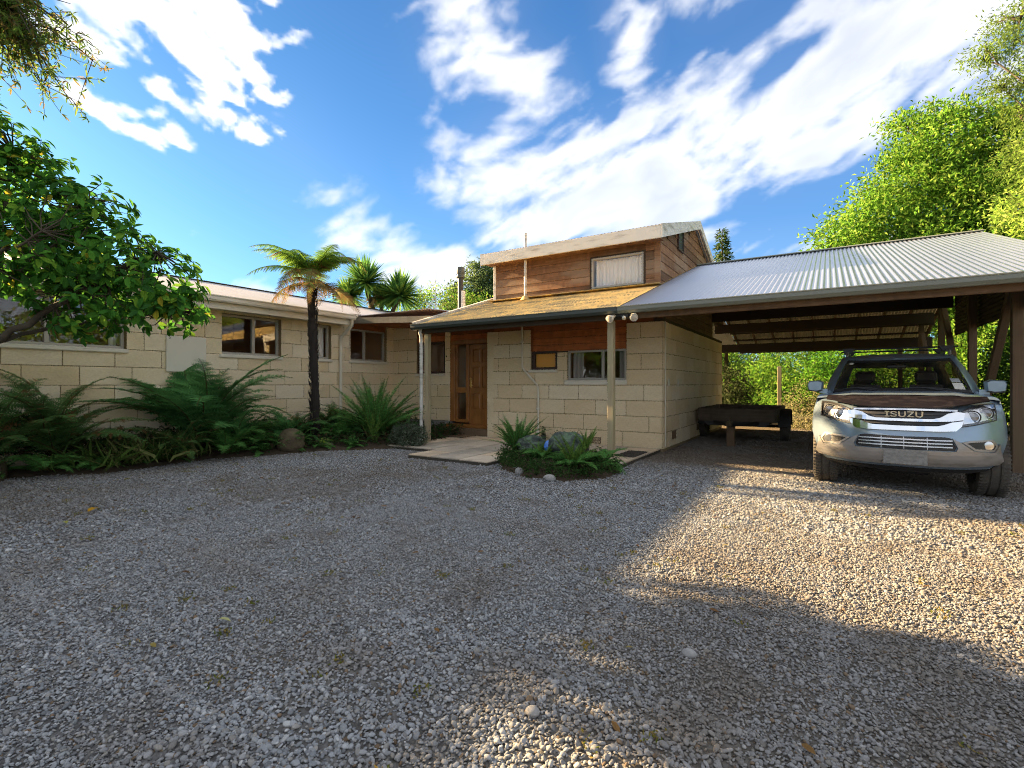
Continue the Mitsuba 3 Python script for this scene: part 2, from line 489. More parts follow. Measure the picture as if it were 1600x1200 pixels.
window(FRONT, -4.555, -3.30, 1.36, 1.968, house, mat='alu_frame', w=.042, mull=(-3.79,), set_back=.01, room='room_brown', room_depth=2.0, grow=(.1, .2, .5, .3), sill_h=.10,
       curtain=[(-4.50, -4.27, 'curtain_grey'), (-3.50, -3.35, 'curtain_grey')])
# trim strips of the timber panels
add('trim', FRONT.box(-5.445, -5.405, -.05, .004, 1.99, 2.47, .004), 'redwood_a', house)
# sub-floor vents
for s, fr, z in ((-4.11, FRONT, .09),):
    m = [fr.box(s, s + .29, .0125, .02, z, z + .012), fr.box(s, s + .29, .0125, .02, z + .113, z + .125), fr.box(s, s + .012, .0125, .0195, z + .012, z + .113), fr.box(s + .278, s + .29, .0125, .0195, z + .012, z + .113)]
    m += [fr.box(s + .02 + .0225 * i, s + .031 + .0225 * i, .0127, .018, z + .012, z + .113) for i in range(12)] + [fr.box(s + .012, s + .278, .0127, .0175, z + .058, z + .067)]
    add('floor_vent', cat(m), 'brown_post', house)
# overflow pipe that kinks across the wall
pts = [(-5.627, 2.54), (-5.627, 1.66), (-5.60, 1.60), (-5.255, 1.26), (-5.227, 1.20), (-5.227, .09)]
add('waste_pipe', FRONT(tube([[s, .055, z] for s, z in pts], .02, 10)), 'cream_plain', house, smooth=40)
m = [FRONT(tube([[s - .035, .055, z], [s + .035, .055, z]], .027, 10)) for s, z in ((-5.627, 2.2), (-5.227, .75), (-5.227, .25))] + [FRONT(tube([[-5.47, .055, 1.47], [-5.41, .055, 1.41]], .027, 10))]
add('pipe_clip', cat(m), 'cream_plain', house)

# --- entry wall: window, door with sidelight
block_wall(ENTRY, (-9.94, -7.95, ZC + CH, 2.82), [(-9.06, 1.54, -8.12, 2.9)], house, 5, k0=1, phase=.15)
add('plinth', ENTRY.box(-9.94, -7.95, -.2, -.012, .02, ZC + CH), 'concrete_grey', house)
tw = add('timber_wall', cat(ENTRY.box(-9.06, -6.60, -.19, -.03, 2.36, 2.80), ENTRY.box(-7.95, -6.60, -.185, -.035, 2.33, 2.36)), 'dark_timber', house)
boards(ENTRY, -9.06, -6.60, 2.36, 2.80, tw, REDWOOD, 8, pitch=.145, d=-.03)
window(ENTRY, -9.05, -8.125, 1.545, 2.36, house, mat='dark_frame', w=.06, set_back=.03, mull=(-8.80,), room='room_brown', room_depth=1.2, grow=(.0, .0, .0, .0), sill_h=.065)

door = None


def panelled(fr, s0, s1, z0, z1, cells, parent, t=.04, d=0.0, mat='door_wood'):
    """A door leaf: a frame of stiles and rails with a recessed, raised-field panel in every cell."""
    shape = sbox(s0, z0, s1, z1)
    for a, b, c, e in cells:
        shape = shape.difference(sbox(a, c, b, e))
    leaf = add('door', fr.panel(shape, d - t, d), mat, parent)
    for a, b, c, e in cells:
        m = .028
        pts = [[x, y, z] for x, z in ((a, c), (b, c), (b, e), (a, e)) for y in (d - t * .8, d - t * .55)] + [[x, d - .008, z] for x, z in ((a + m, c + m), (b - m, c + m), (b - m, e - m), (a + m, e - m))]
        add('panel', fr(hull(pts)), mat, leaf)
    return leaf


# frame of the doorway
fm = cat(ENTRY.box(-7.945, -7.80, -.12, .02, .36, 2.25, .006), ENTRY.box(-6.70, -6.60, -.12, .02, .30, 2.25, .006), ENTRY.box(-7.945, -6.60, -.121, .022, 2.251, 2.36, .006), ENTRY.box(-7.455, -7.375, -.12, .015, .34, 2.249, .006),
         ENTRY.box(-7.80, -7.455, -.10, -.01, 1.06, 1.20, .005), ENTRY.box(-7.80, -7.455, -.10, -.01, .34, .42, .005), ENTRY.box(-7.80, -7.74, -.10, -.011, .42, 2.249, .004))
df = add('door_frame', fm, 'door_wood', house)
for z0, z1 in ((.42, 1.06), (1.20, 2.24)):
    add('pane', ENTRY(quads([[-7.74, -.06, z0], [-7.456, -.06, z0], [-7.456, -.06, z1], [-7.74, -.06, z1]], [[0, 1, 2, 3]])), 'glass', df)
add('sill', ENTRY.box(-8.0, -6.50, -.10, .13, .22, .30, .01), 'door_wood', df)
add('step', ENTRY.box(-7.98, -6.44, -.12, .30, .07, .22, .008), 'brown_post', df)
add('room', cat(ENTRY.box(-7.95, -6.6, -1.9, -1.85, .2, 2.3), ENTRY.box(-7.98, -7.95, -1.9, -.13, .2, 2.3), ENTRY.box(-6.6, -6.57, -1.9, -.13, .2, 2.3), ENTRY.box(-7.98, -6.57, -1.9, -.13, .15, .2), ENTRY.box(-7.98, -6.57, -1.9, -.13, 2.301, 2.33)), 'room_brown', df)
L0, L1, Z0, Z1 = -7.372, -6.702, .305, 2.235
ca, cb, cc, cd = L0 + .10, L0 + .315, L0 + .375, L1 - .085
door = panelled(ENTRY, L0, L1, Z0, Z1, [(a, b, c, e) for a, b in ((ca, cb), (cc, cd)) for c, e in ((Z0 + .37, 1.055), (1.19, 1.70), (1.80, Z1 - .11))], house, d=-.02)
kz = 1.27
add('handle', cat(ENTRY.box(L0 + .025, L0 + .07, -.021, -.012, kz - .07, kz + .10, .003), ENTRY(tube([[L0 + .048, -.012, kz - .02], [L0 + .048, .035, kz - .02]], .010, 10)), ENTRY(tube([[L0 + .04, .035, kz - .02], [L0 + .15, .035, kz - .022]], .009, 10)), ENTRY(tube([[L0 + .048, -.014, kz + .14], [L0 + .048, .0, kz + .14]], .024, 14))), 'brass', door)
# wall between door recess and the front wall
add('reveal', box(-6.60, -6.42, 9.38, 9.90, .04, 2.46), STONE[0], house)
add('door_number_plate', cat(ENTRY.box(-8.085, -8.045, .0125, .018, 1.95, 1.99)), 'black_plastic', house)

# --- wing (s = y)
wz = 2.72
win_open = [(1.0, 1.86, 3.62, 2.66), (5.18, 1.86, 6.42, 2.66), (7.15, 1.86, 7.70, 2.66), (8.27, 1.86, 9.46, 2.85)]
block_wall(WING, (-3.2, 9.70, -.24, 2.85), win_open, house, 11, length=.70, k0=-1)
window(WING, 1.0, 3.62, 1.865, 2.66, house, mat='alu_grey', w=.05, mull=(2.63,), set_back=.08, room='room_brown', grow=(.3, .3, .8, .1), curtain=[(3.45, 3.56, 'curtain_grey')], sill_h=.07)
window(WING, 5.18, 6.42, 1.865, 2.66, house, mat='alu_grey', w=.05, mull=(5.86,), set_back=.08, room='room_brown', grow=(.3, .3, .8, .1), sill_h=.07)
window(WING, 7.15, 7.70, 1.865, 2.66, house, mat='alu_grey', w=.05, set_back=.08, room='room_brown', grow=(.2, .2, .8, .1), sill_h=.07, curtain=[(7.5, 7.66, 'curtain_white')])
window(WING, 8.27, 9.46, 1.865, 2.66, house, mat='alu_grey', w=.045, mull=(8.78,), set_back=.08, room='room_brown', grow=(.1, .1, .8, .1), sill_h=.07)
add('timber_wall', WING.box(8.27, 9.46, -.15, -.05, 2.662, 2.85), 'redwood_a', house)
# meter cupboard on the wing wall
mc = add('meter_cupboard', WING.box(4.20, 4.87, .013, .05, 1.50, 2.15, .006), 'cream_plain', house, label='cream meter cupboard door on the wing wall')
add('catch', WING(tube([[4.26, .048, 2.10], [4.26, .056, 2.10]], .012, 10)), 'black_plastic', mc)
m = [WING.box(3.33 + .03 * i, 3.345 + .03 * i, .0127, .02, .30, .42) for i in range(10)] + [WING.box(3.31, 3.65, .0126, .022, .42, .435), WING.box(3.31, 3.65, .0126, .022, .285, .30)]
add('floor_vent', cat(m), 'concrete_grey', house)


# --- roofs
def corrugated(x0, x1, rows, pitch=.076, amp=.0095, per=6, along='x'):
    """A sheet whose corrugations run up the slope: rows are (y, z) pairs for along='x' or (x, z) pairs for along='y'."""
    n = int((x1 - x0) / pitch * per) + 1
    x = np.linspace(x0, x1, n)
    w = amp * np.sin(x * 2 * np.pi / pitch)
    vs = []
    rows = np.asarray(rows, float)
    d = rows[-1] - rows[0]
    nrm = np.array([-d[1], d[0]]) / np.linalg.norm(d)
    if nrm[1] < 0:
        nrm = -nrm
    for a, z in rows:
        aa, zz = a + nrm[0] * w, z + nrm[1] * w
        vs.append(np.stack([x, aa, zz], 1) if along == 'x' else np.stack([aa, x, zz], 1))
    v = np.vstack(vs)
    f = []
    i = np.arange(n - 1)
    for k in range(len(rows) - 1):
        f.append(np.stack([k * n + i, k * n + i + 1, (k + 1) * n + i + 1, (k + 1) * n + i], 1))
    return quads(v, np.vstack(f))


SL = .3145


def zr(y):
    return 2.53 + SL * (y - 7.75) if y <= 13.6 else 4.37 - .247 * (y - 13.6)


rf = add('roof', corrugated(-7.30, -2.86, [(7.74, zr(7.74)), (9.2, zr(9.2)), (11.4, zr(11.4)), (13.6, zr(13.6))], amp=.012), 'lichen_roof', house, smooth=True, label='corrugated verandah roof yellow with lichen')
add('roof', corrugated(-7.30, -2.86, [(13.6, zr(13.6)), (21, zr(21))]), 'pink_roof', house, smooth=True)
# dark streaks of leaf litter lodged in the corrugations
add('verge_flashing', cat(beam((-7.31, 7.72, zr(7.72) + .02), (-7.31, 13.6, zr(13.6) + .02), .10, .07), beam((-7.335, 7.72, zr(7.72) - .07), (-7.335, 13.6, zr(13.6) - .07), .03, .13)), 'white_paint', house)
add('gable_wall', Fr((-7.28, 0), (0, -1), (-1, 0)).panel(Polygon([(-13.6, 2.3), (-9.72, 2.3), (-9.72, zr(9.72) - .10), (-13.6, zr(13.6) - .1)]), -.1, 0), 'cedar_a', house)


def gutter(x0, x1, y, ztop, mat, parent, h=.11, w=.115):
    """A quad gutter along x, open on top, its outer face towards -y."""
    pr = [(0, 0), (0, -h * .8), (-.02, -h), (-w * .72, -h), (-w, -h * .62), (-w, -h * .18), (-w - .008, -h * .12), (-w - .008, 0), (-w + .004, 0), (-w + .004, -h * .55), (-w * .7, -h + .006), (-.022, -h + .006), (-.006, -h * .75), (-.006, 0)]
    m = prism(Polygon(pr), x1 - x0)
    v = m.vertices
    m = trimesh.Trimesh(np.stack([v[:, 2] + x0, v[:, 0] + y, v[:, 1] + ztop], 1), m.faces, process=False)
    return add('gutter', m, mat, parent)


gutter(-7.36, -2.86, 7.78, 2.525, 'gutter_green', house)
add('verandah_beam', bbox(-7.25, -2.862, 7.86, 7.93, 2.34, 2.50, .004), 'dark_timber', house)
for i, x in enumerate(np.arange(-7.1, -2.8, .6)):
    add('rafter', beam((x, 7.93, zr(7.93) - .085), (x, 9.40, zr(9.4) - .085), .045, .12), 'dark_timber', house)
for y in (8.25, 9.0):
    add('batten', beam((-7.25, y, zr(y) - .0225), (-2.87, y, zr(y) - .0225), .05, .018), 'dark_timber', house)
for x in (-7.13, -3.06):
    add('post', bbox(x - .052, x + .052, 7.90, 8.003, .0, 2.338, .005), 'post_wood', house)
# white downpipe beside the first post
add('downpipe', tube([[-7.235, 7.84, 2.44], [-7.235, 7.83, 2.36], [-7.225, 7.86, 2.25], [-7.225, 7.86, .03]], .037, 14), 'white_paint', house, smooth=40)

# --- link roof between wing and verandah
lk = add('link_roof', corrugated(-9.95, -7.40, [(8.27, 2.935), (11.5, 3.12)], per=5), 'pink_roof', house, smooth=True)
v = lambda x: 2.93 - (x + 9.95) * .053
m = hull([[x, y, zz] for x in (-9.95, -7.38) for y in (8.26, 8.30) for zz in (v(x) - .02, v(x) - .16)])
add('fascia', m, 'grey_wood', house, label='weathered grey fascia board of the link roof')
add('fascia', hull([[x, y, zz] for x in (-7.38, -7.34) for y in (8.26, 9.7) for zz in (v(-7.38) - .02 + (y - 8.26) * .05, v(-7.38) - .15 + (y - 8.26) * .05)]), 'grey_wood', house)
add('soffit', hull([[x, y, v(x) - .14 + dz] for x in (-9.93, -7.39) for y in (8.31, 9.69) for dz in (0, .02)]), 'redwood_b', house)

# --- wing roof
rows = [(-9.50, 2.905), (-13.0, 3.80)]
add('roof', corrugated(-4.0, 8.15, rows, along='y', per=5), 'pink_roof', house, smooth=True, label='low corrugated wing roof, greyish pink')
add('roof', corrugated(8.15, 13.2, [(-9.96, 3.025), (-13.0, 3.80)], along='y', per=5), 'pink_roof', house, smooth=True)
add('roof', corrugated(-4.0, 13.2, [(-13.0, 3.80), (-17.0, 2.8)], along='y', per=5), 'pink_roof', house, smooth=True)
add('ridge_cap', cat(beam((-12.93, -4, 3.80), (-12.93, 13.2, 3.80), .16, .02), beam((-13.07, -4, 3.80), (-13.07, 13.2, 3.80), .16, .02)), 'gutter_green', house)
pr = [(0, 0), (0, -.10), (.045, -.115), (.10, -.115), (.118, -.085), (.118, -.03), (.13, -.02), (.13, 0), (.11, 0), (.11, -.08), (.09, -.10), (.03, -.10), (.012, -.085), (.012, 0)]
m = prism(Polygon(pr), 11.98)
v_ = m.vertices
add('gutter', trimesh.Trimesh(np.stack([v_[:, 0] - 9.50, -4.0 + v_[:, 2], v_[:, 1] + 2.905], 1), m.faces[:, ::-1], process=False), 'cream_paint', house, label='cream gutter along the wing eave')
add('fascia', box(-9.53, -9.505, -4.0, 7.98, 2.67, 2.89), 'cream_paint', house)
add('soffit', box(-9.93, -9.531, -4.0, 7.98, 2.70, 2.715), 'cream_paint', house)
add('downpipe', tube([[-9.44, 7.90, 2.80], [-9.46, 7.92, 2.66], [-9.86, 7.93, 2.40], [-9.875, 7.93, 2.2], [-9.875, 7.93, .1]], .038, 12), 'cream_plain', house, smooth=40)

# --- upper storey with its own gabled roof
DY, DX0, DX1 = 10.20, -6.96, -2.89
DORMER = Fr((0, DY), (1, 0), (0, -1))
DSIDE = Fr((DX1, 0), (0, 1), (1, 0))


def zd(y):
    return 4.40 + .285 * (y - 9.85) if y <= 13.3 else 4.40 + .285 * 3.45 - .36 * (y - 13.3)


wx0, wx1, wz0, wz1 = -4.37, -3.22, 3.36, 4.02
up = add('upper_wall', DORMER.panel(sbox(DX0, 3.20, DX1, 4.30).difference(sbox(wx0, wz0, wx1, wz1)), -.10, 0), 'dark_timber', house)
rows_z = [(3.24, 3.36), (wz0, wz1), (wz1, 4.22)]
boards(DORMER, DX0 + .06, wx0 - .05, 3.26, 4.26, up, CEDAR, 21, pitch=.192)
boards(DORMER, wx1 + .05, DX1 - .10, 3.26, 4.26, up, CEDAR, 22, pitch=.192)
boards(DORMER, wx0 - .05, wx1 + .05, 4.06, 4.26, up, CEDAR, 23, pitch=.192)
add('corner_board', DORMER.box(DX0 - .02, DX0 + .06, .0, .032, 3.25, 4.24, .004), 'white_paint', house)
add('corner_board', cat(DORMER.box(DX1 - .10, DX1 + .028, .0, .030, 3.28, 4.24, .004)), 'cedar_c', house)
window(DORMER, wx0, wx1, wz0, wz1, house, mat='alu_grey', w=.04, set_back=-.03, depth=.07, sill=False, room='room_pale', room_depth=1.5, grow=(.1, .1, .1, .1), curtain=[(wx0 + .04, wx1 - .04, 'curtain_white')])
poly = Polygon([(DY, 3.1), (DY, zd(DY) - .1), (13.3, zd(13.3) - .1), (17.5, zd(17.5) - .1), (17.5, 3.1)])
sidew = add('upper_wall', DSIDE.panel(poly, -.10, 0), 'dark_timber', house)


def side_clip(z0, z1):
    lo = DY
    if z0 > zr(10.2):
        lo = max(DY, 9.85 + (z1 - 4.40 + .1) / .285) if z1 > zd(DY) - .1 else DY
    hi = 13.3 + (zd(13.3) - .1 - z1) / .36
    return lo + .004, min(hi, 17.5)


boards(DSIDE, DY, 17, 3.22, zd(13.3) - .14, sidew, CEDAR, 24, pitch=.192, clip=side_clip)
vent = add('window', cat(DSIDE.box(11.55, 12.05, .020, .05, 4.33, 4.37), DSIDE.box(11.55, 12.05, .020, .05, 4.83, 4.87), DSIDE.box(11.55, 11.59, .020, .049, 4.37, 4.83), DSIDE.box(12.01, 12.05, .020, .049, 4.37, 4.83)), 'dark_frame', house)
add('pane', DSIDE.box(11.59, 12.01, .022, .03, 4.37, 4.83), 'black_plastic', vent)
add('upper_roof', corrugated(DX0 - .16, DX1 + .14, [(9.84, zd(9.84) + .02), (13.3, zd(13.3) + .02), (17.6, zd(17.6) + .02)][:2], per=5), 'pink_roof', house, smooth=True)
add('upper_roof', corrugated(DX0 - .16, DX1 + .14, [(13.3, zd(13.3) + .02), (17.6, zd(17.6) + .02)], per=5), 'pink_roof', house, smooth=True)
add('upper_fascia', bbox(DX0 - .17, DX1 + .125, 9.83, 9.875, zd(9.85) - .24, zd(9.85) + .01, .004), 'white_paint', house)
add('soffit', box(DX0 - .1, DX1 + .09, 9.876, DY - .002, zd(9.85) - .22, zd(9.85) - .205), 'cedar_a', house)
for x, nm in ((DX1 + .125, ''), (DX0 - .17, '')):
    p = Polygon([(9.83, zd(9.83) - .24), (9.83, zd(9.83) + .035), (13.3, zd(13.3) + .045), (17.6, zd(17.6) + .045), (17.6, zd(17.6) - .14), (13.3, zd(13.3) - .16)])
    add('barge_board', Fr((x, 0), (0, 1), (1, 0)).panel(p, .001, .035), 'white_paint', house)
# flashing where the lower roof meets the boards
add('apron_flashing', beam((DX0 - .05, DY - .10, zr(DY - .10) + .035), (DX1 + .05, DY - .10, zr(DY - .10) + .035), .24, .012), 'lichen_roof', house)
# flue and vent pipe
fx, fy = -8.65, 11.0
fl = add('flue', tube([[fx, fy, 2.9], [fx, fy, 4.28]], .075, 16), 'black_plastic', house, smooth=40, label='black wood-burner flue with a cowl')
add('flue_sleeve', tube([[fx + .09, fy, 2.9], [fx + .09, fy, 3.86]], .062, 16), 'white_paint', fl, smooth=40)
add('cowl', cat(tube([[fx, fy, 4.24], [fx, fy, 4.27]], .13, 16), tube([[fx, fy, 4.34], [fx, fy, 4.37]], .125, 16), tube([[fx, fy, 4.38], [fx, fy, 4.52]], .12, 16), tube([[fx, fy, 4.27], [fx, fy, 4.40]], .10, 16)), 'gutter_green', fl, smooth=40)
add('vent_pipe', cat(tube([[-5.95, 10.0, 3.15], [-5.95, 10.0, 4.74]], .035, 14), tube([[-5.95, 10.0, 4.71], [-5.95, 10.0, 4.79]], .041, 14)), 'white_paint', house, smooth=40)
add('pipe_boot', lathe([(.001, 0), (.13, 0), (.10, .04), (.055, .10), (.001, .10)], 16, (-5.95, 10.0, zr(10.0) - .01)), 'lichen_roof', house, smooth=40)
# hidden shell so that no daylight passes through the house
add('inner_wall', cat(box(-9.9, -2.75, 15.0, 15.1, .0, 3.5), box(-13.5, -13.4, -3.2, 15.0, 0, 2.9), box(-13.4, -9.9, -3.2, -3.1, 0, 2.8)), 'cream_plain', house)
# ------------------------------------------------------------------ the carport
carport = thing('carport', 'open timber carport under a new corrugated steel roof, joined to the house', 'carport')
CX0, CX1 = -2.85, 2.64
block_wall(SIDE, (9.376, 15.5, ZC - .06, 2.46), [], carport, 31, length=.62, phase=.55, tones=(.37, .55, .08))
labels.setdefault([k for k in scene if k.startswith('carport__wall')][0], {})['label'] = 'stone side wall of the carport, running back from the corner'
add('roof', corrugated(CX0, CX1, [(7.74, zr(7.74)), (9.7, zr(9.7)), (11.7, zr(11.7)), (13.6, zr(13.6))], per=8), 'steel_roof', carport, smooth=True, label='new blue-grey corrugated steel roof slope')
add('roof', corrugated(CX0, CX1, [(13.6, zr(13.6)), (21.0, zr(21.0))], per=6), 'roof_under', carport, smooth=True)
add('ridge_cap', cat(beam((CX0, 13.53, 4.375), (CX1 + .02, 13.53, 4.375), .17, .02, up=(0, -.3, 1)), beam((CX0, 13.68, 4.372), (CX1 + .02, 13.68, 4.372), .17, .02, up=(0, .25, 1))), 'gutter_pale', carport)
gutter(CX0, 2.85, 7.78, 2.525, 'gutter_pale', carport)
add('beam', bbox(-2.86, 2.70, 7.86, 7.93, 2.34, 2.50, .004), 'brown_beam', carport, label='brown front beam under the gutter')
# dark boarded infill between the stone wall and the roof
p = Polygon([(9.40, 2.47), (9.40, zr(9.4) - .06), (13.6, zr(13.6) - .06), (14.6, zr(14.6) - .06), (14.6, 2.47)])
inf = add('gable_infill', Fr((-2.70, 0), (0, 1), (1, 0)).panel(p, -.08, 0), 'dark_timber', carport)
boards(Fr((-2.70, 0), (0, 1), (1, 0)), 9.42, 14.6, 2.475, 3.35, inf, ['brown_beam'], 33, pitch=.19, clip=lambda a, b: (max(9.42, 7.75 + (b - 2.53 + .07) / SL), 14.6))
add('wall_plate', box(-2.69, -2.59, 9.38, 15.5, 2.461, 2.52), 'dark_timber', carport)
add('conduit', tube([[-2.575, 9.47, 2.46], [-2.575, 9.47, .10]], .011, 8), 'cream_plain', carport, smooth=True)
for y in (9.72, 10.42):
    k = add('switch', SIDE.box(y - .045, y + .045, .0125, .035, 1.24, 1.38, .006), 'cream_plain', carport)
    add('rocker', SIDE.box(y - .015, y + .015, .035, .041, 1.285, 1.335, .003), 'white_paint', k)
m = [SIDE.box(9.98 + .026 * i, 9.992 + .026 * i, .0127, .02, .20, .34) for i in range(12)] + [SIDE.box(9.965, 10.29, .0126, .022, .34, .352), SIDE.box(9.965, 10.29, .0126, .022, .19, .20)]
add('floor_vent', cat(m), 'brown_post', carport)
add('floor_vent', cat([SIDE.box(12.18 + .026 * i, 12.192 + .026 * i, .0127, .02, .20, .34) for i in range(12)]), 'brown_post', carport)
# posts and braces along the open side, and at the back
for y in (7.92, 9.94, 12.56, 15.57, 18.6):
    add('post', bbox(2.24, 2.36, y - .06, y + .06, 0, min(zr(y) - .16, 3.9), .005), 'brown_post', carport)
for x in (-3.1, 1.9):
    add('post', bbox(x - .055, x + .055, 19.4, 19.51, 0, 2.40, .005), 'brown_post', carport)
for a, b in (((2.3, 12.75, .15), (2.3, 15.45, 3.25)), ((2.3, 12.38, .15), (2.3, 10.1, 2.75)), ((2.3, 15.75, .2), (2.3, 18.4, 2.7))):
    add('brace', beam(a, b, .10, .12), 'brown_post', carport)
# frame: side plate, tie beams, back beam, rafters, purlins
add('beam', bbox(-3.3, 2.66, 19.38, 19.52, 2.41, 2.70, .004), 'dark_timber', carport)
for y, z in ((14.6, 3.12), (17.0, 3.02)):
    add('beam', bbox(-3.05, 2.36, y - .04, y + .04, z - .14, z + .14, .004), 'dark_timber', carport)
for x in np.linspace(-2.75, 2.55, 10):
    add('rafter', beam((x, 13.62, zr(13.62) - .085), (x, 20.95, zr(20.95) - .085), .05, .10), 'brown_beam', carport)
    add('rafter', beam((x, 7.94, zr(7.94) - .085), (x, 13.58, zr(13.58) - .085), .05, .10), 'brown_beam', carport)
for y in np.arange(14.2, 20.9, .72):
    add('purlin', beam((CX0 + .02, y, zr(y) - .155), (CX1 - .05, y, zr(y) - .155), .075, .055), 'dark_timber', carport)
for y in np.arange(8.6, 13.4, .8):
    add('purlin', beam((CX0 + .02, y, zr(y) - .155), (CX1 - .05, y, zr(y) - .155), .075, .055), 'dark_timber', carport)
# corrugated cladding hung on the outside of the posts
n = 0
zc = np.arange(2.35, 4.05, .076 / 6)
xw = 2.40 + .0095 * np.sin(zc * 2 * np.pi / .076)
ya = np.full(len(zc), 9.2)
yb = np.full(len(zc), 14.7)
topa = 9.2
v = []
for z, x in zip(zc, xw):
    lo = max(9.2, 7.75 + (z + .06 - 2.53) / SL)
    hi = min(14.7, 13.6 + (4.37 - z - .06) / .247)
    v += [[x, lo, z], [x, max(hi, lo), z]]
i = np.arange(len(zc) - 1) * 2
add('cladding', quads(v, np.stack([i, i + 1, i + 3, i + 2], 1)), 'dark_timber', carport, smooth=True, label='dark corrugated cladding hung between the side posts')

# twin floodlight under the beam, beside the verandah post
fl = thing('floodlight', 'pair of round cream floodlights under the gutter beside the verandah post', 'floodlight')
add('bracket', cat(bbox(-2.99, -2.58, 7.77, 7.858, 2.37, 2.44, .01), bbox(-2.83, -2.70, 7.74, 7.80, 2.35, 2.45, .01)), 'black_plastic', fl)
for x, dx in ((-2.95, -.25), (-2.60, .2)):
    a = np.array([x, 7.76, 2.385])
    d = np.array([dx, -.80, -.45])
    d /= np.linalg.norm(d)
    s = add('lamp', cat(tube([a - d * .02, a + d * .05, a + d * .06], [.03, .034, .048], 16), tube([a + d * .06, a + d * .10, a + d * .125], [.048, .062, .066], 18)), 'cream_plain', fl, smooth=40)
    add('lens', tube([a + d * .1265, a + d * .135, a + d * .139], [.058, .046, .02], 18), 'cream_paint', s, smooth=True)
add('sensor', cat(tube([[-2.76, 7.74, 2.36], [-2.76, 7.72, 2.32]], .03, 10)), 'cream_plain', fl)
# ------------------------------------------------------------------ the four-wheel drive in the carport
import manifold3d
CAR_M = np.array([[.998, .0616, 0, .708], [-.0616, .998, 0, 6.94], [0, 0, 1, 0], [0, 0, 0, 1.0]])   # x across, y from the nose backwards


def incar(m):
    m = m.copy()
    m.apply_transform(CAR_M)
    return m


principled('car_paint', (.215, .285, .355), .22, metallic=.6, clearcoat=1.0, clearcoat_gloss=.95)
principled('car_silver', proc(lambda p, n, uv: mix((.30, .285, .27), (.21, .19, .165), smoothstep(.4, .8, fbm(p.x * 7, p.y * 7, p.z * 14, 4)))), .4, metallic=.35)
principled('chrome', (.78, .80, .82), .09, metallic=1.0)
principled('dark_acrylic', proc(lambda p, n, uv: mix((.008, .006, .008), (.030, .025, .026), .5 * smoothstep(.45, .8, fbm(p.x * 16, p.y * 16, p.z * 40, 4)))), .22, clearcoat=.6)
principled('grille_black', (.012, .012, .013), .45)
principled('lamp_silver', (.62, .63, .64), .16, metallic=.85)
principled('tyre_rubber', proc(lambda p, n, uv: mix((.028, .027, .026), (.11, .095, .075), fbm(p.x * 9, p.y * 9, p.z * 9, 4))), .9)
principled('lamp_dark', (.20, .20, .21), .12, metallic=.8, clearcoat=1.0)
principled('seat_grey', (.045, .043, .042), .85)
principled('plate_mottled', proc(lambda p, n, uv: mix((.10, .10, .098), (.26, .26, .25), fbm(p.x * 45, p.y * 45, p.z * 45, 3))), .5)
car = thing('car', 'silver-blue four-wheel drive with roof rack parked nose out in the carport', 'car')

ZY = np.array([[.30, .16], [.36, .09], [.42, .035], [.50, .006], [.58, .0], [.66, .008], [.78, .03], [.90, .05], [.98, .075], [1.05, .15], [1.12, .30], [1.3, .6]])
WZ = np.array([[.28, .93], [.36, .955], [.45, .985], [.58, 1.0], [.80, 1.0], [.95, .985], [1.05, .955], [1.15, .93]])


def nose(x, z):
    """How far behind the tip of the bumper the front skin lies."""
    x, z = np.asarray(x, float), np.asarray(z, float)
    w = np.interp(z, WZ[:, 0], WZ[:, 1])
    return np.interp(z, ZY[:, 0], ZY[:, 1]) + .56 * (np.abs(x) / w / .93) ** 2.8


def belt(y):
    return np.interp(y, [0, .12, .3, .5, .8, 1.2, 2, 4, 4.8], [.955, .975, 1.035, 1.075, 1.115, 1.145, 1.135, 1.16, 1.10])


# lower body: plan outlines stacked from the sill to the belt, closed by the bonnet on top
fx_ = np.concatenate([np.linspace(0, .62, 12), np.linspace(.67, .905, 9)])
plan = [(x, None) for x in fx_] + [(.918, .66), (.926, .80), (.93, .95), (.93, 1.3), (.925, 2.0), (.922, 3.0), (.928, 3.7), (.92, 4.2), (.895, 4.55), (.80, 4.73), (.5, 4.80), (.0, 4.82)]
NP, NZ, NK = len(plan), 16, 9
rings = np.zeros((NZ, NP, 3))
for i, (x, y) in enumerate(plan):
    for k in range(NZ):
        t = k / (NZ - 1)
        yy = y
        if y is None:
            yy = .075 + .56 * (x / .93) ** 2.8
        zt = float(belt(yy + .05)) if y is None else float(belt(yy))
        zl = .36 if y is None else (.33 if y < 4.4 else .42)
        z = zl + (zt - zl) * t
        w = np.interp(z, WZ[:, 0], WZ[:, 1])
        if y is None:
            yv = float(np.interp(z, ZY[:, 0], ZY[:, 1])) + .56 * (x / .93) ** 2.8
        else:
            yv = y
        bul = .012 * math.exp(-((z - .86) / .05) ** 2)
        rings[k, i] = (x * w + (bul if y is not None and 1.2 < y < 4.5 else 0), yv, z)
V, Fc = [], []


def vid(p):
    V.append(p)
    return len(V) - 1


ids = np.zeros((NZ, NP, 2), int)
for k in range(NZ):
    for i in range(NP):
        ids[k, i, 0] = vid(rings[k, i])
        ids[k, i, 1] = ids[k, i, 0] if rings[k, i, 0] == 0 else vid(rings[k, i] * [-1, 1, 1])


def tri(a, b, c):
    if len({a, b, c}) == 3:
        Fc.append((a, b, c))


def quad(a, b, c, d):
    tri(a, b, c)
    tri(a, c, d)


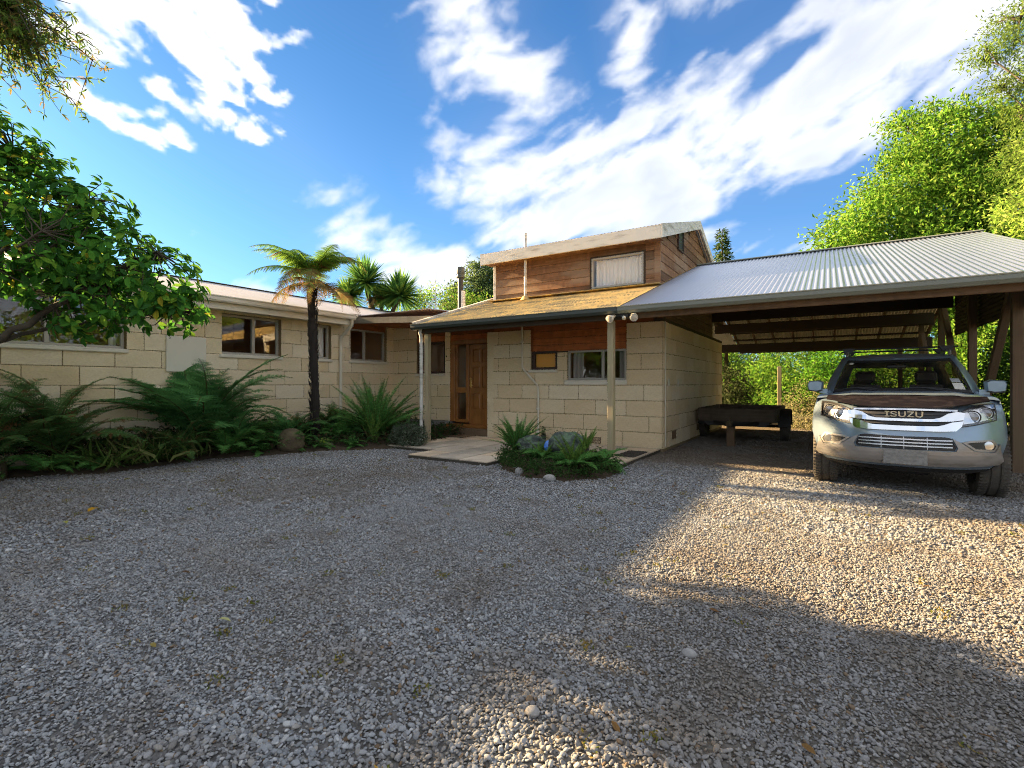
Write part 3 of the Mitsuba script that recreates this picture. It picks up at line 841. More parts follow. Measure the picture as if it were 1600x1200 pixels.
for k in range(NZ - 1):
    for i in range(NP - 1):
        a, b, c, d = ids[k, i, 0], ids[k, i + 1, 0], ids[k + 1, i + 1, 0], ids[k + 1, i, 0]
        quad(a, b, c, d)
        a, b, c, d = ids[k, i, 1], ids[k + 1, i, 1], ids[k + 1, i + 1, 1], ids[k, i + 1, 1]
        quad(a, b, c, d)
for lev, crown, up_ in ((NZ - 1, .055, 1), (0, 0, 0)):
    rowid = []
    for i in range(NP):
        p = rings[lev, i]
        if p[0] == 0:
            rowid.append([ids[lev, i, 0]] * (NK + 1))
            continue
        row = [ids[lev, i, 1]]
        for q in range(1, NK):
            s = -1 + 2 * q / NK
            cr = crown * (1 - abs(s) ** 2.4) * min(1, (p[1] - .05) / .35 if p[1] < .4 else 1)
            if up_ and .55 < abs(s) < .72 and p[1] > .2:
                cr += .012
            row.append(vid(np.array([p[0] * s, p[1], p[2] + cr])))
        row.append(ids[lev, i, 0])
        rowid.append(row)
    for i in range(NP - 1):
        for q in range(NK):
            a, b, c, d = rowid[i][q], rowid[i][q + 1], rowid[i + 1][q + 1], rowid[i + 1][q]
            if up_:
                quad(a, b, c, d)
            else:
                quad(a, d, c, b)
low = trimesh.Trimesh(np.array(V), np.array(Fc), process=False)
low.merge_vertices()
low.fix_normals()
man = manifold3d.Manifold(manifold3d.Mesh(np.asarray(low.vertices, np.float32), np.asarray(low.faces, np.uint32)))
if man.num_tri() > 0:
    for yw in (.88, 3.725):
        for sx in (-1, 1):
            c = manifold3d.Manifold.cylinder(.42, .445, .445, 40).rotate([0, 90, 0]).translate([.58 if sx > 0 else -1.0, yw, .40])
            man = man - c
    # cabin well, so that one sees in through the windscreen
    man = man - manifold3d.Manifold.cube([1.5, 3.05, .7], False).translate([-.75, 1.42, .55])
    mm = man.to_mesh()
    low = trimesh.Trimesh(np.asarray(mm.vert_properties[:, :3]), np.asarray(mm.tri_verts), process=False)
add('body', incar(low), 'car_paint', car, smooth=32)

# cabin: outlines at the belt and at the roof joined by curved sides
bot = np.array([(0, 1.12), (.30, 1.14), (.55, 1.20), (.73, 1.30), (.80, 1.40), (.865, 1.75), (.875, 2.15), (.875, 2.45), (.875, 2.55), (.87, 3.2), (.865, 3.35), (.86, 3.42), (.84, 4.1), (.80, 4.45), (.70, 4.62), (.35, 4.69), (0, 4.70)])
top = np.array([(0, 1.93), (.22, 1.935), (.42, 1.955), (.57, 2.01), (.61, 2.06), (.645, 2.25), (.655, 2.4), (.66, 2.5), (.66, 2.58), (.66, 3.2), (.658, 3.33), (.655, 3.4), (.64, 4.0), (.61, 4.2), (.54, 4.29), (.28, 4.33), (0, 4.34)])
zt_ = np.interp(top[:, 1], [1.9, 2.1, 2.6, 3.4, 4.35], [1.625, 1.665, 1.705, 1.70, 1.64])
zb_ = np.interp(bot[:, 1], [1.1, 1.4, 2.0, 4.0, 4.7], [1.165, 1.13, 1.125, 1.155, 1.14])
NT = 9


def cabin_pt(i, t, sx=1):
    p = bot[i] * (1 - t) + top[i] * t
    bulge = .035 * 4 * t * (1 - t)
    q = np.array([p[0] * sx, p[1], zb_[i] * (1 - t) + zt_[i] * t])
    c = np.array([0, 2.9])
    d = np.array([p[0], p[1] - 2.9])
    d /= np.linalg.norm(d) + 1e-9
    return q + np.array([d[0] * sx * bulge, d[1] * bulge * .6, 0])


ts = np.array([0, .05, .12, .3, .5, .7, .86, .93, 1.0])
GL = {'windscreen': ([0, 1, 2], 1, 6, True), 'side': None}
glass_cells = {}
for i in range(16):
    for k in range(8):
        nm = None
        if i in (0, 1, 2) and 1 <= k <= 5 + 1:
            nm = 'windscreen'
        elif i in (5, 6) and 1 <= k <= 5:
            nm = 'front_window'
        elif i in (8,) and 1 <= k <= 5:
            nm = 'rear_door_window'
        elif i in (11,) and 1 <= k <= 5:
            nm = 'quarter_window'
        elif i in (14, 15) and 2 <= k <= 5:
            nm = 'rear_window'
        glass_cells[i, k] = nm
shellv, shellf, gl = [], [], {}
for sx in (1, -1):
    for i in range(16):
        for k in range(8):
            P4 = [cabin_pt(i, ts[k], sx), cabin_pt(i + 1, ts[k], sx), cabin_pt(i + 1, ts[k + 1], sx), cabin_pt(i, ts[k + 1], sx)]
            if sx < 0:
                P4 = P4[::-1]
            nm = glass_cells[i, k]
            tgt = (shellv, shellf) if nm is None else gl.setdefault(nm if nm in ('windscreen', 'rear_window') else (nm, sx), ([], []))
            n = len(tgt[0])
            tgt[0].extend(P4)
            tgt[1].append([n, n + 1, n + 2, n + 3])
# roof skin
for i in range(16):
    for q in range(8):
        s0, s1 = -1 + q / 4, -1 + (q + 1) / 4

        def rp(i, s):
            p = cabin_pt(i, 1.0, 1)
            return np.array([p[0] * s, p[1], p[2] + .035 * (1 - s * s) * min(1, .25 + (p[1] - 1.93) * 1.5)])
        n = len(shellv)
        shellv += [rp(i, s0), rp(i, s1), rp(i + 1, s1), rp(i + 1, s0)]
        shellf.append([n, n + 1, n + 2, n + 3])


def welded(v, f):
    m = quads(v, f)
    m.merge_vertices(digits_vertex=5)
    m.update_faces(m.nondegenerate_faces())
    return m


add('cabin', incar(welded(shellv, shellf)), 'car_paint', car, smooth=40)
for nm, (v, f) in gl.items():
    name = nm if isinstance(nm, str) else nm[0]
    add(name, incar(welded(v, f)), 'glass' if name in ('windscreen', 'front_window') else 'glass_dark', car, smooth=40)
# black surround of the windscreen, wipers, stickers
def on_screen(s, t, out=.004):
    """A point of the windscreen: s from -1 to 1 across, t from 0 to 1 up."""
    f = abs(s) * 3
    i = min(int(f), 2)
    a, b = cabin_pt(i, t), cabin_pt(i + 1, t)
    p = a * (1 - (f - i)) + b * (f - i)
    return np.array([math.copysign(p[0], s), p[1] - out * .8, p[2] + out * .5])


def screen_patch(s0, s1, t0, t1, n=10, out=.004):
    S, Tt = np.linspace(s0, s1, n), (t0, t1)
    v = [on_screen(s, t, out) for t in Tt for s in S]
    return quads(v, [[j, j + 1, n + j + 1, n + j] for j in range(n - 1)])


add('screen_border', incar(cat(screen_patch(-.99, .99, .04, .13, 24), screen_patch(-.99, .99, .90, .97, 24), screen_patch(-1, -.955, .05, .95, 4), screen_patch(.955, 1, .05, .95, 4))), 'black_plastic', car)
add('cowl', incar(cat([hull([[x0, y, z] for x0 in (a, b) for y, z in ((1.12 + .18 * (max(abs(a), abs(b)) / .73) ** 2, 1.172), (1.04 + .16 * (max(abs(a), abs(b)) / .73) ** 2, 1.175), (1.12 + .18 * (max(abs(a), abs(b)) / .73) ** 2, 1.10))]) for a, b in zip(np.linspace(-.72, .62, 14), np.linspace(-.62, .72, 14))])), 'black_plastic', car)
for s0, s1 in ((-.25, -.78), (.62, .02)):
    pts = [on_screen(s0 + (s1 - s0) * k / 6, .10 + .03 * math.sin(k / 6 * 3), .02) for k in range(7)]
    add('wiper', incar(cat(tube(pts, .008, 6), tube([on_screen(s0 + .05, .03, .03), on_screen((s0 + s1) / 2, .115, .03)], .007, 6))), 'black_plastic', car)
add('sticker', incar(screen_patch(.70, .90, .13, .30, 4, -.006)), 'curtain_white', car)
add('sticker', incar(screen_patch(.70, .88, .32, .42, 4, -.006)), 'flashing', car)
add('sticker', incar(screen_patch(-.90, -.80, .84, .90, 3, -.006)), 'curtain_white', car)
# inside
dash = hull([[x, y, z] for x in (-.72, .72) for y, z in ((1.30, .85), (1.30, 1.13), (1.62, 1.15), (1.78, 1.05), (1.78, .80))])
add('dashboard', incar(dash), 'grille_black', car)
ang = np.linspace(0, 2 * np.pi, 29)
wc, ux, uz = np.array([-.37, 1.86, 1.06]), np.array([1, 0, 0]), np.array([0, .42, .907])
add('steering_wheel', incar(cat(tube([wc + .185 * (math.cos(a) * ux + math.sin(a) * uz) for a in ang], .017, 8, cap=False), tube([wc - .17 * ux, wc + .17 * ux], .02, 6), tube([wc, wc - .17 * uz], .02, 6), tube([wc + [0, -.03, .0], wc + [0, .02, .02]], .07, 14), tube([wc, wc + [0, -.25, -.12]], .03, 8))), 'black_plastic', car, smooth=40)
for x in (-.37, .37):
    st = add('seat', incar(cat(bbox(x - .25, x + .25, 2.05, 2.55, .55, .78, .05), hull([[x + dx, y, z] for dx in (-.25, .25) for y, z in ((2.5, .70), (2.62, .68))] + [[x + dx, y, z] for dx in (-.19, .19) for y, z in ((2.68, 1.27), (2.78, 1.25))]))), 'seat_grey', car)
    add('headrest', incar(bbox(x - .13, x + .13, 2.69, 2.80, 1.30, 1.48, .04)), 'seat_grey', st)
st = add('seat', incar(bbox(-.66, .66, 3.35, 3.55, .6, 1.22, .05)), 'seat_grey', car)
for x in (-.42, .42):
    add('headrest', incar(bbox(x - .12, x + .12, 3.4, 3.5, 1.23, 1.38, .035)), 'seat_grey', st)
add('rear_mirror', incar(bbox(-.12, .12, 1.98, 2.02, 1.50, 1.56, .02)), 'black_plastic', car)


def front(poly, d0, d1, step=.035):
    """A polygon in (x, z) bent onto the front skin, from d0 to d1 in front of it."""
    poly = poly if hasattr(poly, 'bounds') else Polygon(poly)
    x0, z0, x1, z1 = poly.bounds
    out = []
    n = max(1, int((x1 - x0) / step))
    mz = max(1, int((z1 - z0) / .04))
    for a, b in zip(np.linspace(x0, x1, n + 1)[:-1], np.linspace(x0, x1, n + 1)[1:]):
        for e, f in zip(np.linspace(z0, z1, mz + 1)[:-1], np.linspace(z0, z1, mz + 1)[1:]):
            g = poly.intersection(sbox(a, e, b, f))
            if g.area > 1e-6 and g.geom_type in ('Polygon', 'MultiPolygon'):
                out.append(prism(g, d1 - d0))
    m = cat(out)
    v = m.vertices
    m = trimesh.Trimesh(np.stack([v[:, 0], nose(v[:, 0], v[:, 1]) - (v[:, 2] + d0), v[:, 1]], 1), m.faces[:, ::-1], process=False)
    m.merge_vertices(digits_vertex=5)
    return m


def mir(pts):
    return pts + [(-x, z) for x, z in pts[::-1]]


def both(pts):
    return [pts, [(-x, z) for x, z in pts]]


gr = add('grille', incar(front(mir([(0, .765), (.42, .785), (.50, .96), (.46, 1.005), (0, 1.01)]), -.02, .006)), 'grille_black', car)
add('chrome_strip', incar(front(mir([(0, .993), (.455, .985), (.468, 1.012), (0, 1.024)]), -.01, .036)), 'chrome', gr, smooth=30)
add('chrome_bar', incar(front(mir([(0, .872), (.26, .873), (.42, .882), (.505, .897), (.518, .970), (.45, .983), (.375, .962), (.31, .918), (.25, .902), (0, .900)]), .006, .045)), 'chrome', gr, smooth=30)
add('chrome_bar', incar(front(mir([(0, .772), (.33, .772), (.44, .780), (.488, .83), (.503, .886), (.41, .872), (.345, .845), (.285, .828), (0, .822)]), .006, .05)), 'chrome', gr, smooth=30)
for z in (.948, .845):
    add('grille_slat', incar(front(sbox(-.40, z - .006, .40, z + .006), .006, .02)), 'black_plastic', gr)
tm = meshkit.text_mesh('ISUZU', .058, .016, bold=True)
w = tm.bounds[1][0] - tm.bounds[0][0]
tv = tm.vertices.copy()
tv[:, 0] = (tv[:, 0] - tm.bounds[0][0]) * (.335 / w) - .1675
emb = trimesh.Trimesh(np.stack([tv[:, 0], nose(tv[:, 0], .945 + 0 * tv[:, 0]) - .022 - tv[:, 2], .919 + tv[:, 1]], 1), tm.faces[:, ::-1], process=False)
add('lettering', incar(emb), 'chrome', gr, label='chrome capital letters across the grille')
for sgn in (1, -1):
    hp = [(sgn * x, z) for x, z in [(.50, .985), (.478, .825), (.60, .845), (.795, .895), (.80, 1.06), (.70, 1.055), (.60, 1.03)]]
    hl = add('headlight', incar(front(hp, -.02, .006)), 'lamp_silver', car, smooth=30)
    add('lamp_bezel', incar(front(Polygon(hp).buffer(-.004).difference(Polygon(hp).buffer(-.02)), .006, .012)), 'black_plastic', hl)
    for x, z, r in ((.585, .925, .058), (.705, .965, .055)):
        y = float(nose(x, z))
        s = trimesh.creation.icosphere(3, r)
        s.vertices = s.vertices * [.9, .35, .9] + [sgn * x, y, z]
        lp = add('lamp', incar(s), 'lamp_dark', hl, smooth=True)
        ri = tube([[sgn * (x + r * 1.12 * math.cos(a)), y - .006, z + r * 1.12 * math.sin(a)] for a in np.linspace(0, 2 * np.pi, 25)], .007, 6, cap=False)
        add('lamp_ring', incar(ri), 'grille_black', hl, smooth=True)
    gm_ = front(hp, .038, .040)
    keep = gm_.face_normals[:, 1] < -.05
    gm_.update_faces(keep)
    add('lens', incar(gm_), 'glass', hl, smooth=30)
    rim = front(Polygon(hp).buffer(.008).difference(Polygon(hp).buffer(-.003)), 0, .04)
    add('lamp_rim', incar(rim), 'black_plastic', hl)
    fp = [(sgn * x, z) for x, z in [(.49, .66), (.56, .678), (.76, .69), (.812, .615), (.775, .557), (.60, .572)]]
    fg = add('fog_light', incar(front(Polygon(fp).difference(Polygon(fp).buffer(-.02)), -.01, .016)), 'car_silver', car)
    add('recess', incar(front(Polygon(fp).buffer(-.018), -.01, .004)), 'black_plastic', fg)
    for z in (.60, .632, .66):
        add('slat', incar(front(Polygon([(sgn * .53, z - .006), (sgn * .655, z - .006), (sgn * .655, z + .006), (sgn * .53, z + .006)]).intersection(Polygon(fp)), .004, .014)), 'black_plastic', fg)
    x, z = .715, .625
    y = float(nose(x, z))
    lamp = cat(tube([[sgn * x, y, z], [sgn * x + sgn * .006, y - .014, z]], [.047, .047], 20), tube([[sgn * x + sgn * .006, y - .014, z], [sgn * x + sgn * .008, y - .018, z]], [.047, .034], 20))
    add('lamp', incar(lamp), 'lamp_silver', fg, smooth=40)
ik = add('lower_intake', incar(front(mir([(0, .562), (.425, .568), (.44, .60), (.395, .702), (.34, .712), (0, .705)]), -.02, .005)), 'grille_black', car)
for z in (.675, .64, .605):
    add('slat', incar(front(sbox(-.41, z - .006, .41, z + .006), .005, .02)), 'steel', ik)
for x in (-.2, 0, .2):
    add('mesh_bar', incar(front(sbox(x - .003, .57, x + .003, .70), .005, .012)), 'steel', ik)
add('skid_bumper', incar(front(mir([(0, .385), (.5, .392), (.83, .405), (.868, .45), (.835, .56), (.825, .64), (.808, .605), (.775, .55), (.595, .565), (.485, .655), (.41, .70), (.455, .60), (.44, .562), (0, .556)]), .004, .03)), 'car_silver', car, smooth=30, label='silver lower bumper')
add('valance', incar(front(mir([(0, .305), (.60, .31), (.74, .335), (.80, .386), (0, .386)]), -.07, -.012, .02)), 'black_plastic', car, smooth=30)
# number plate: its print was blurred out in the photograph
pl = trimesh.Trimesh(*[np.array(x) for x in (box(-.18, .20, -.040, -.034, .405, .565).vertices, box(-.18, .20, -.040, -.034, .405, .565).faces)], process=False)
add('number_plate', incar(pl), 'plate_mottled', car, label='blurred grey number plate')
# tinted bonnet guard
n = 33
S = np.linspace(-.74, .74, n)
rows_ = []
for t in np.linspace(0, 1, 6):
    y = .075 + .56 * (np.abs(S) / .93) ** 2.8 * .95 + .25 * t ** 1.2 * (1 - .35 * (np.abs(S) / .74) ** 2) - .005
    z = belt(y + .03) + .055 * (1 - (np.abs(S) / .8) ** 2.2) * np.minimum(1, y / .35) + .040 + .012 * t
    rows_.append(np.stack([S, y, z], 1))
v = np.vstack(rows_)
f = [[r * n + j, r * n + j + 1, (r + 1) * n + j + 1, (r + 1) * n + j] for r in range(5) for j in range(n - 1)]
v2 = v + [0, .01, -.012]
rim_ = []
N_ = len(v)
for r in range(5):
    rim_ += [[r * n, (r + 1) * n, N_ + (r + 1) * n, N_ + r * n], [r * n + n - 1, N_ + r * n + n - 1, N_ + (r + 1) * n + n - 1, (r + 1) * n + n - 1]]
for j in range(n - 1):
    rim_ += [[j, N_ + j, N_ + j + 1, j + 1], [5 * n + j, 5 * n + j + 1, N_ + 5 * n + j + 1, N_ + 5 * n + j]]
add('bonnet_guard', incar(quads(np.vstack([v, v2]), f + [[a + N_ for a in q[::-1]] for q in f] + rim_)), 'dark_acrylic', car, smooth=40, label='dusty dark tinted bonnet guard')
# mirrors, roof bars
for sgn in (1, -1):
    P_ = []
    for x, z in ((.86, 1.19), (.85, 1.31), (.90, 1.335), (1.03, 1.325), (1.055, 1.28), (1.04, 1.185), (.93, 1.17)):
        for y, s in ((1.42, .82), (1.46, .96), (1.56, 1.0), (1.60, .97)):
            P_.append([sgn * (.95 + (x - .95) * s), y, 1.25 + (z - 1.25) * s])
    mk = add('mirror', incar(cat(hull(P_), hull([[sgn * x, y, z] for x in (.80, .90) for y in (1.50, 1.57) for z in (1.15, 1.21)]))), 'car_paint', car, smooth=35)
    add('mirror_foot', incar(hull([[sgn * x, y, z] for x, z in ((.86, 1.19), (.93, 1.165), (1.035, 1.18), (.93, 1.205)) for y in (1.415 + .02, 1.601)])), 'black_plastic', mk)
    rail = [[sgn * .59, y, z] for y, z in ((2.15, 1.69), (2.25, 1.745), (2.6, 1.772), (3.4, 1.768), (3.95, 1.735), (4.05, 1.68))]
    add('roof_rail', incar(tube(rail, .018, 8)), 'car_silver', car, smooth=True)
for y in (2.55, 3.35):
    rk = add('roof_bar', incar(bbox(-.72, .72, y - .028, y + .028, 1.808, 1.83, .008)), 'black_plastic', car)
    add('clamp', incar(cat([hull([[sg * x, yy, z] for x, z in ((.50, 1.835), (.66, 1.835), (.64, 1.74), (.55, 1.76)) for yy in (y - .045, y + .045)]) for sg in (1, -1)])), 'black_plastic', rk)
# wheels
def tyre_mesh(r=.385, w=.265, seed=0):
    h = w / 2
    prof = [(.235, -h * .80), (.27, -h * .98), (.33, -h * 1.0), (r - .02, -h * .93), (r - .004, -h * .80), (r, -h * .62), (r, -h * .36), (r - .011, -h * .34), (r - .011, -h * .26), (r, -h * .24), (r, h * .24), (r - .011, h * .26), (r - .011, h * .34), (r, h * .36), (r, h * .62), (r - .004, h * .80), (r - .02, h * .93), (.33, h), (.27, h * .98), (.235, h * .80), (.235, -h * .8)]
    m = trimesh.creation.revolve(np.array(prof), sections=56)
    lug = []
    for k in range(56):
        a = 2 * math.pi * (k + .5) / 56
        for s in (-1, 1):
            b = box(-.008, .008, r - .006, r + .006, s * h * .70 - h * .27, s * h * .70 + h * .27)
            c, d = math.cos(a + s * .03), math.sin(a + s * .03)
            R = np.array([[c, -d, 0, 0], [d, c, 0, 0], [0, 0, 1, 0], [0, 0, 0, 1.0]])
            b.apply_transform(R)
            lug.append(b)
    return cat([m] + lug)


ty = tyre_mesh()
disc = trimesh.creation.revolve(np.array([(.001, .05), (.07, .06), (.09, .05), (.19, .07), (.225, .115), (.245, .125), (.245, -.10), (.001, -.10)]), sections=40)
spk = []
for k in range(6):
    a = 2 * math.pi * k / 6
    h_ = hull([[x, y, z] for x, y in ((.05, -.035), (.05, .035), (.225, .05), (.225, -.05)) for z in (.06, .098)])
    c, d = math.cos(a), math.sin(a)
    h_.apply_transform(np.array([[c, -d, 0, 0], [d, c, 0, 0], [0, 0, 1, 0], [0, 0, 0, 1.0]]))
    spk.append(h_)
spk = cat(spk)
for yw in (.88, 3.725):
    for sgn in (1, -1):
        M = np.array([[0, 0, sgn, sgn * .785], [0, 1, 0, yw], [1, 0, 0, .388], [0, 0, 0, 1.0]])
        st_ = .06 if yw < 1 else 0
        R = np.array([[math.cos(st_), -math.sin(st_), 0, 0], [math.sin(st_), math.cos(st_), 0, 0], [0, 0, 1, 0], [0, 0, 0, 1.0]])
        C0, C1 = np.eye(4), np.eye(4)
        C0[:3, 3] = [-sgn * .785, -yw, 0]
        C1[:3, 3] = [sgn * .785, yw, 0]
        M = C1 @ R @ C0 @ M

        def put(m):
            m = m.copy()
            if np.linalg.det(M[:3, :3]) < 0:
                m = trimesh.Trimesh(m.vertices, m.faces[:, ::-1], process=False)
                m = trimesh.Trimesh(m.vertices @ M[:3, :3].T + M[:3, 3], m.faces, process=False)
            else:
                m = trimesh.Trimesh(m.vertices @ M[:3, :3].T + M[:3, 3], m.faces, process=False)
            return incar(m)
        wk = add('wheel', put(disc), 'black_plastic', car, smooth=35)
        add('tyre', put(ty), 'tyre_rubber', wk, smooth=30)
        add('rim', put(spk), 'lamp_silver', wk)
add('underside', incar(cat(box(-.55, .55, .5, 4.5, .28, .40), box(-.60, .60, .84, .92, .34, .42), bbox(-.25, .25, .25, .6, .26, .36, .03))), 'grille_black', car)
add('exhaust', incar(tube([[.4, 4.2, .36], [.4, 4.78, .36]], .03, 10)), 'steel', car)
# ------------------------------------------------------------------ gravel: loose stones on the ground sheet
def pebble_patch(n, size, seed, sub, dirt=.045, grow=1.0):
    rng = np.random.default_rng(seed)
    base = trimesh.creation.icosphere(sub, 1.0) if sub else trimesh.creation.icosahedron()
    bv, bf = np.asarray(base.vertices), np.asarray(base.faces)
    L = np.clip(rng.lognormal(math.log(.0060), .32, n), .0033, .016) * grow
    ax = np.stack([L * rng.uniform(.95, 1.35, n), L * rng.uniform(.7, 1.0, n), L * rng.uniform(.42, .72, n)], 1)
    th = rng.uniform(0, 2 * np.pi, n)
    tx, ty_ = rng.normal(0, .28, n), rng.normal(0, .28, n)
    c, s = np.cos(th), np.sin(th)
    dent = 1 + rng.normal(0, .035, (n, len(bv), 1))
    v = bv[None] * dent * ax[:, None]
    x, y, z = v[..., 0], v[..., 1], v[..., 2]
    x, y = x * c[:, None] - y * s[:, None], x * s[:, None] + y * c[:, None]
    z = z + x * tx[:, None] + y * ty_[:, None]
    px, py = rng.uniform(-size / 2, size / 2, (2, n))
    pz = ax[:, 2] * rng.uniform(.2, .9, n) + rng.uniform(0, .006, n) * (rng.random(n) < .5)
    v = np.stack([x + px[:, None], y + py[:, None], z + pz[:, None]], -1).reshape(-1, 3)
    f = (bf[None] + (np.arange(n) * len(bv))[:, None, None]).reshape(-1, 3)
    pal = np.array([[.265, .272, .275], [.208, .216, .222], [.318, .322, .322], [.15, .156, .162], [.255, .243, .222], [.385, .385, .375], [.18, .176, .168]])
    col = pal[rng.choice(len(pal), n, p=[.28, .22, .17, .12, .12, .05, .04])] * rng.uniform(.8, 1.15, (n, 1))
    brown = rng.random(n) < dirt
    col[brown] = np.array([.145, .10, .062]) * rng.uniform(.6, 1.4, (brown.sum(), 1))
    col = np.repeat(col, len(bv), 0)
    return trimesh.Trimesh(v, f, process=False), col


def gravel_bsdf(name, tint, amount):
    def w(p, n, uv):
        d = smoothstep(.44, .70, fbm(p.x * .55, p.y * .55, 2, 4))
        e = smoothstep(.52, .72, fbm(p.x * 2.6, p.y * 2.6, 5, 3))
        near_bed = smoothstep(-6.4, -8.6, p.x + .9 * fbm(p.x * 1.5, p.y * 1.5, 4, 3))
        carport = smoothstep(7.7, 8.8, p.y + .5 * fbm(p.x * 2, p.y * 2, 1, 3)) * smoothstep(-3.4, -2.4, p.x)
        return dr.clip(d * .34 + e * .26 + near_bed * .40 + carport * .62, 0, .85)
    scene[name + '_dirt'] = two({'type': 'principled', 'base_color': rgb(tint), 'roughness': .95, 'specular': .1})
    scene[name] = {'type': 'blendbsdf', 'weight': proc(w), 'a': {'type': 'ref', 'id': 'vertex_rough'}, 'b': {'type': 'ref', 'id': name + '_dirt'}}


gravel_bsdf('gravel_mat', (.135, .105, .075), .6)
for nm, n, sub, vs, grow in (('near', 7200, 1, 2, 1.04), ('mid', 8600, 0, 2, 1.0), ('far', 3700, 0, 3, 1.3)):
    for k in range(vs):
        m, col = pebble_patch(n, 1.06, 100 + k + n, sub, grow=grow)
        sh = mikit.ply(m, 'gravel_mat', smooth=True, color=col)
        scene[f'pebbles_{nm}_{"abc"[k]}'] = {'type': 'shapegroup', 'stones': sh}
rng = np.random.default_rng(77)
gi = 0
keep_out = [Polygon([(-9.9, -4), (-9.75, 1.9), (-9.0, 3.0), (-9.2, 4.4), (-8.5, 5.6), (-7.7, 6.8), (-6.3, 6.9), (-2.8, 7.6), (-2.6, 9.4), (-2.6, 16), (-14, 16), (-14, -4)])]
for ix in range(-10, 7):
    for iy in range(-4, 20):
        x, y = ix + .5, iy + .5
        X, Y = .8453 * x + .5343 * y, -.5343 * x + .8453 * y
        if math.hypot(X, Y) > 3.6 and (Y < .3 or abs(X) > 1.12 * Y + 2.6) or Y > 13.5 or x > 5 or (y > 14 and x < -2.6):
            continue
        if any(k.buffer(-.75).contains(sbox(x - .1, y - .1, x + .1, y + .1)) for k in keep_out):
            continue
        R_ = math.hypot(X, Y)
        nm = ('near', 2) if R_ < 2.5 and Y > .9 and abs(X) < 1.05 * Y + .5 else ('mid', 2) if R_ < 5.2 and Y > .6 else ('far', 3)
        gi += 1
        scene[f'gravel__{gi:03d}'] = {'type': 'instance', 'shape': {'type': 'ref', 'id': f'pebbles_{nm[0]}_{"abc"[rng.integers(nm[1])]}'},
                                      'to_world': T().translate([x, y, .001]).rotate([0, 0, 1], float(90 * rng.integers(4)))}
tag('gravel', 'loose grey river shingle covering the drive', 'gravel', kind='stuff')

# ------------------------------------------------------------------ leaves, fronds, trees
def unit(a):
    return a / (np.linalg.norm(a, axis=-1, keepdims=True) + 1e-12)


def leaves(P, D, U, L, W, droop=.15, pts=2):
    """One leaf per row: from P along D, U its upper side; a pointed blade folded along the midrib. Returns vertices, faces, leaf index per vertex."""
    n = len(P)
    D = unit(D)
    S = unit(np.cross(D, U))
    U = np.cross(S, D)
    L, W = np.broadcast_to(L, (n,))[:, None], np.broadcast_to(W, (n,))[:, None]
    if pts == 2:
        loc = [(0, 0, 0), (.45, -.5, .10), (1.0, 0, -droop), (.45, .5, .10)]
        tri_ = [(0, 1, 2), (0, 2, 3)]
    else:
        loc = [(0, 0, 0), (.28, -.40, .09), (.28, 0, 0), (.28, .40, .09), (.66, -.46, .07 - droop * .4), (.66, 0, -droop * .45), (.66, .46, .07 - droop * .4), (1, 0, -droop)]
        tri_ = [(0, 1, 2), (0, 2, 3), (1, 4, 5), (1, 5, 2), (2, 5, 6), (2, 6, 3), (4, 7, 5), (5, 7, 6)]
    v = np.stack([P + D * L * a + S * W * b + U * L * c for a, b, c in loc], 1)
    k = len(loc)
    f = (np.array(tri_)[None] + (np.arange(n) * k)[:, None, None]).reshape(-1, 3)
    return v.reshape(-1, 3), f, np.repeat(np.arange(n), k)


def palette(rng, n, cols, p=None, jit=.18):
    cols = np.array(cols)
    return cols[rng.choice(len(cols), n, p=p)] * rng.uniform(1 - jit, 1 + jit, (n, 1))


def in_ellipsoids(rng, ells, n, shell=.55):
    """Points in a union of ellipsoids (cx, cy, cz, rx, ry, rz), more of them near the surface; and the outward direction."""
    e = np.array(ells, float)
    vol = (e[:, 3] * e[:, 4] * e[:, 5]) ** (2 / 3)
    k = rng.choice(len(e), n, p=vol / vol.sum())
    d = unit(rng.normal(size=(n, 3)))
    r = np.maximum(rng.random(n) ** (1 / 3), shell + (1 - shell) * rng.random(n))
    keep = rng.random(n) < .8
    r = np.where(keep, r, rng.random(n) ** (1 / 3))
    r = r * (.80 + .45 * meshkit.noise(d * 2.4 + k[:, None] * 3.7, 5))
    return e[k, :3] + d * r[:, None] * e[k, 3:], d


def crown(rng, ells, clumps, per, L, W, spread, cols, p=None, shell=.55, up=.5, droop=.15, pts=2, out=.8):
    """Leaf clumps scattered over ellipsoids: every clump is a tuft of leaves with a facing of its own."""
    C, d = in_ellipsoids(rng, ells, clumps, shell)
    tone = rng.uniform(.55, 1.25, clumps)
    n = clumps * per
    c = np.repeat(C, per, 0)
    o = np.repeat(d, per, 0)
    off = rng.normal(size=(n, 3)) * spread * np.array([1, 1, .7])
    D = unit(o * out + unit(rng.normal(size=(n, 3))) * .9 + np.array([0, 0, -.1]))
    U = unit(np.array([0, 0, 1.0]) * up + o * .6 + rng.normal(size=(n, 3)) * .45)
    l = L * rng.uniform(.7, 1.25, n)
    v, f, ix = leaves(c + off, D, U, l, l * (W / L), droop, pts)
    col = palette(rng, n, cols, p) * np.repeat(tone, per)[:, None]
    return trimesh.Trimesh(v, f, process=False), np.clip(col[ix], 0, 1), C


def limb(rng, a, b, r0, r1, n=7, wob=.05, sides=7):
    a, b = np.asarray(a, float), np.asarray(b, float)
    t = np.linspace(0, 1, n)[:, None]
    p = a + (b - a) * t
    L = np.linalg.norm(b - a)
    w = rng.normal(size=(n, 3)) * wob * L
    w[0] = w[-1] = 0
    p = p + w
    p[:, 2] += .10 * L * np.sin(np.pi * t[:, 0]) * (1 if abs(b[2] - a[2]) < L * .8 else 0)
    return p, tube(p, np.linspace(r0, r1, n), sides)


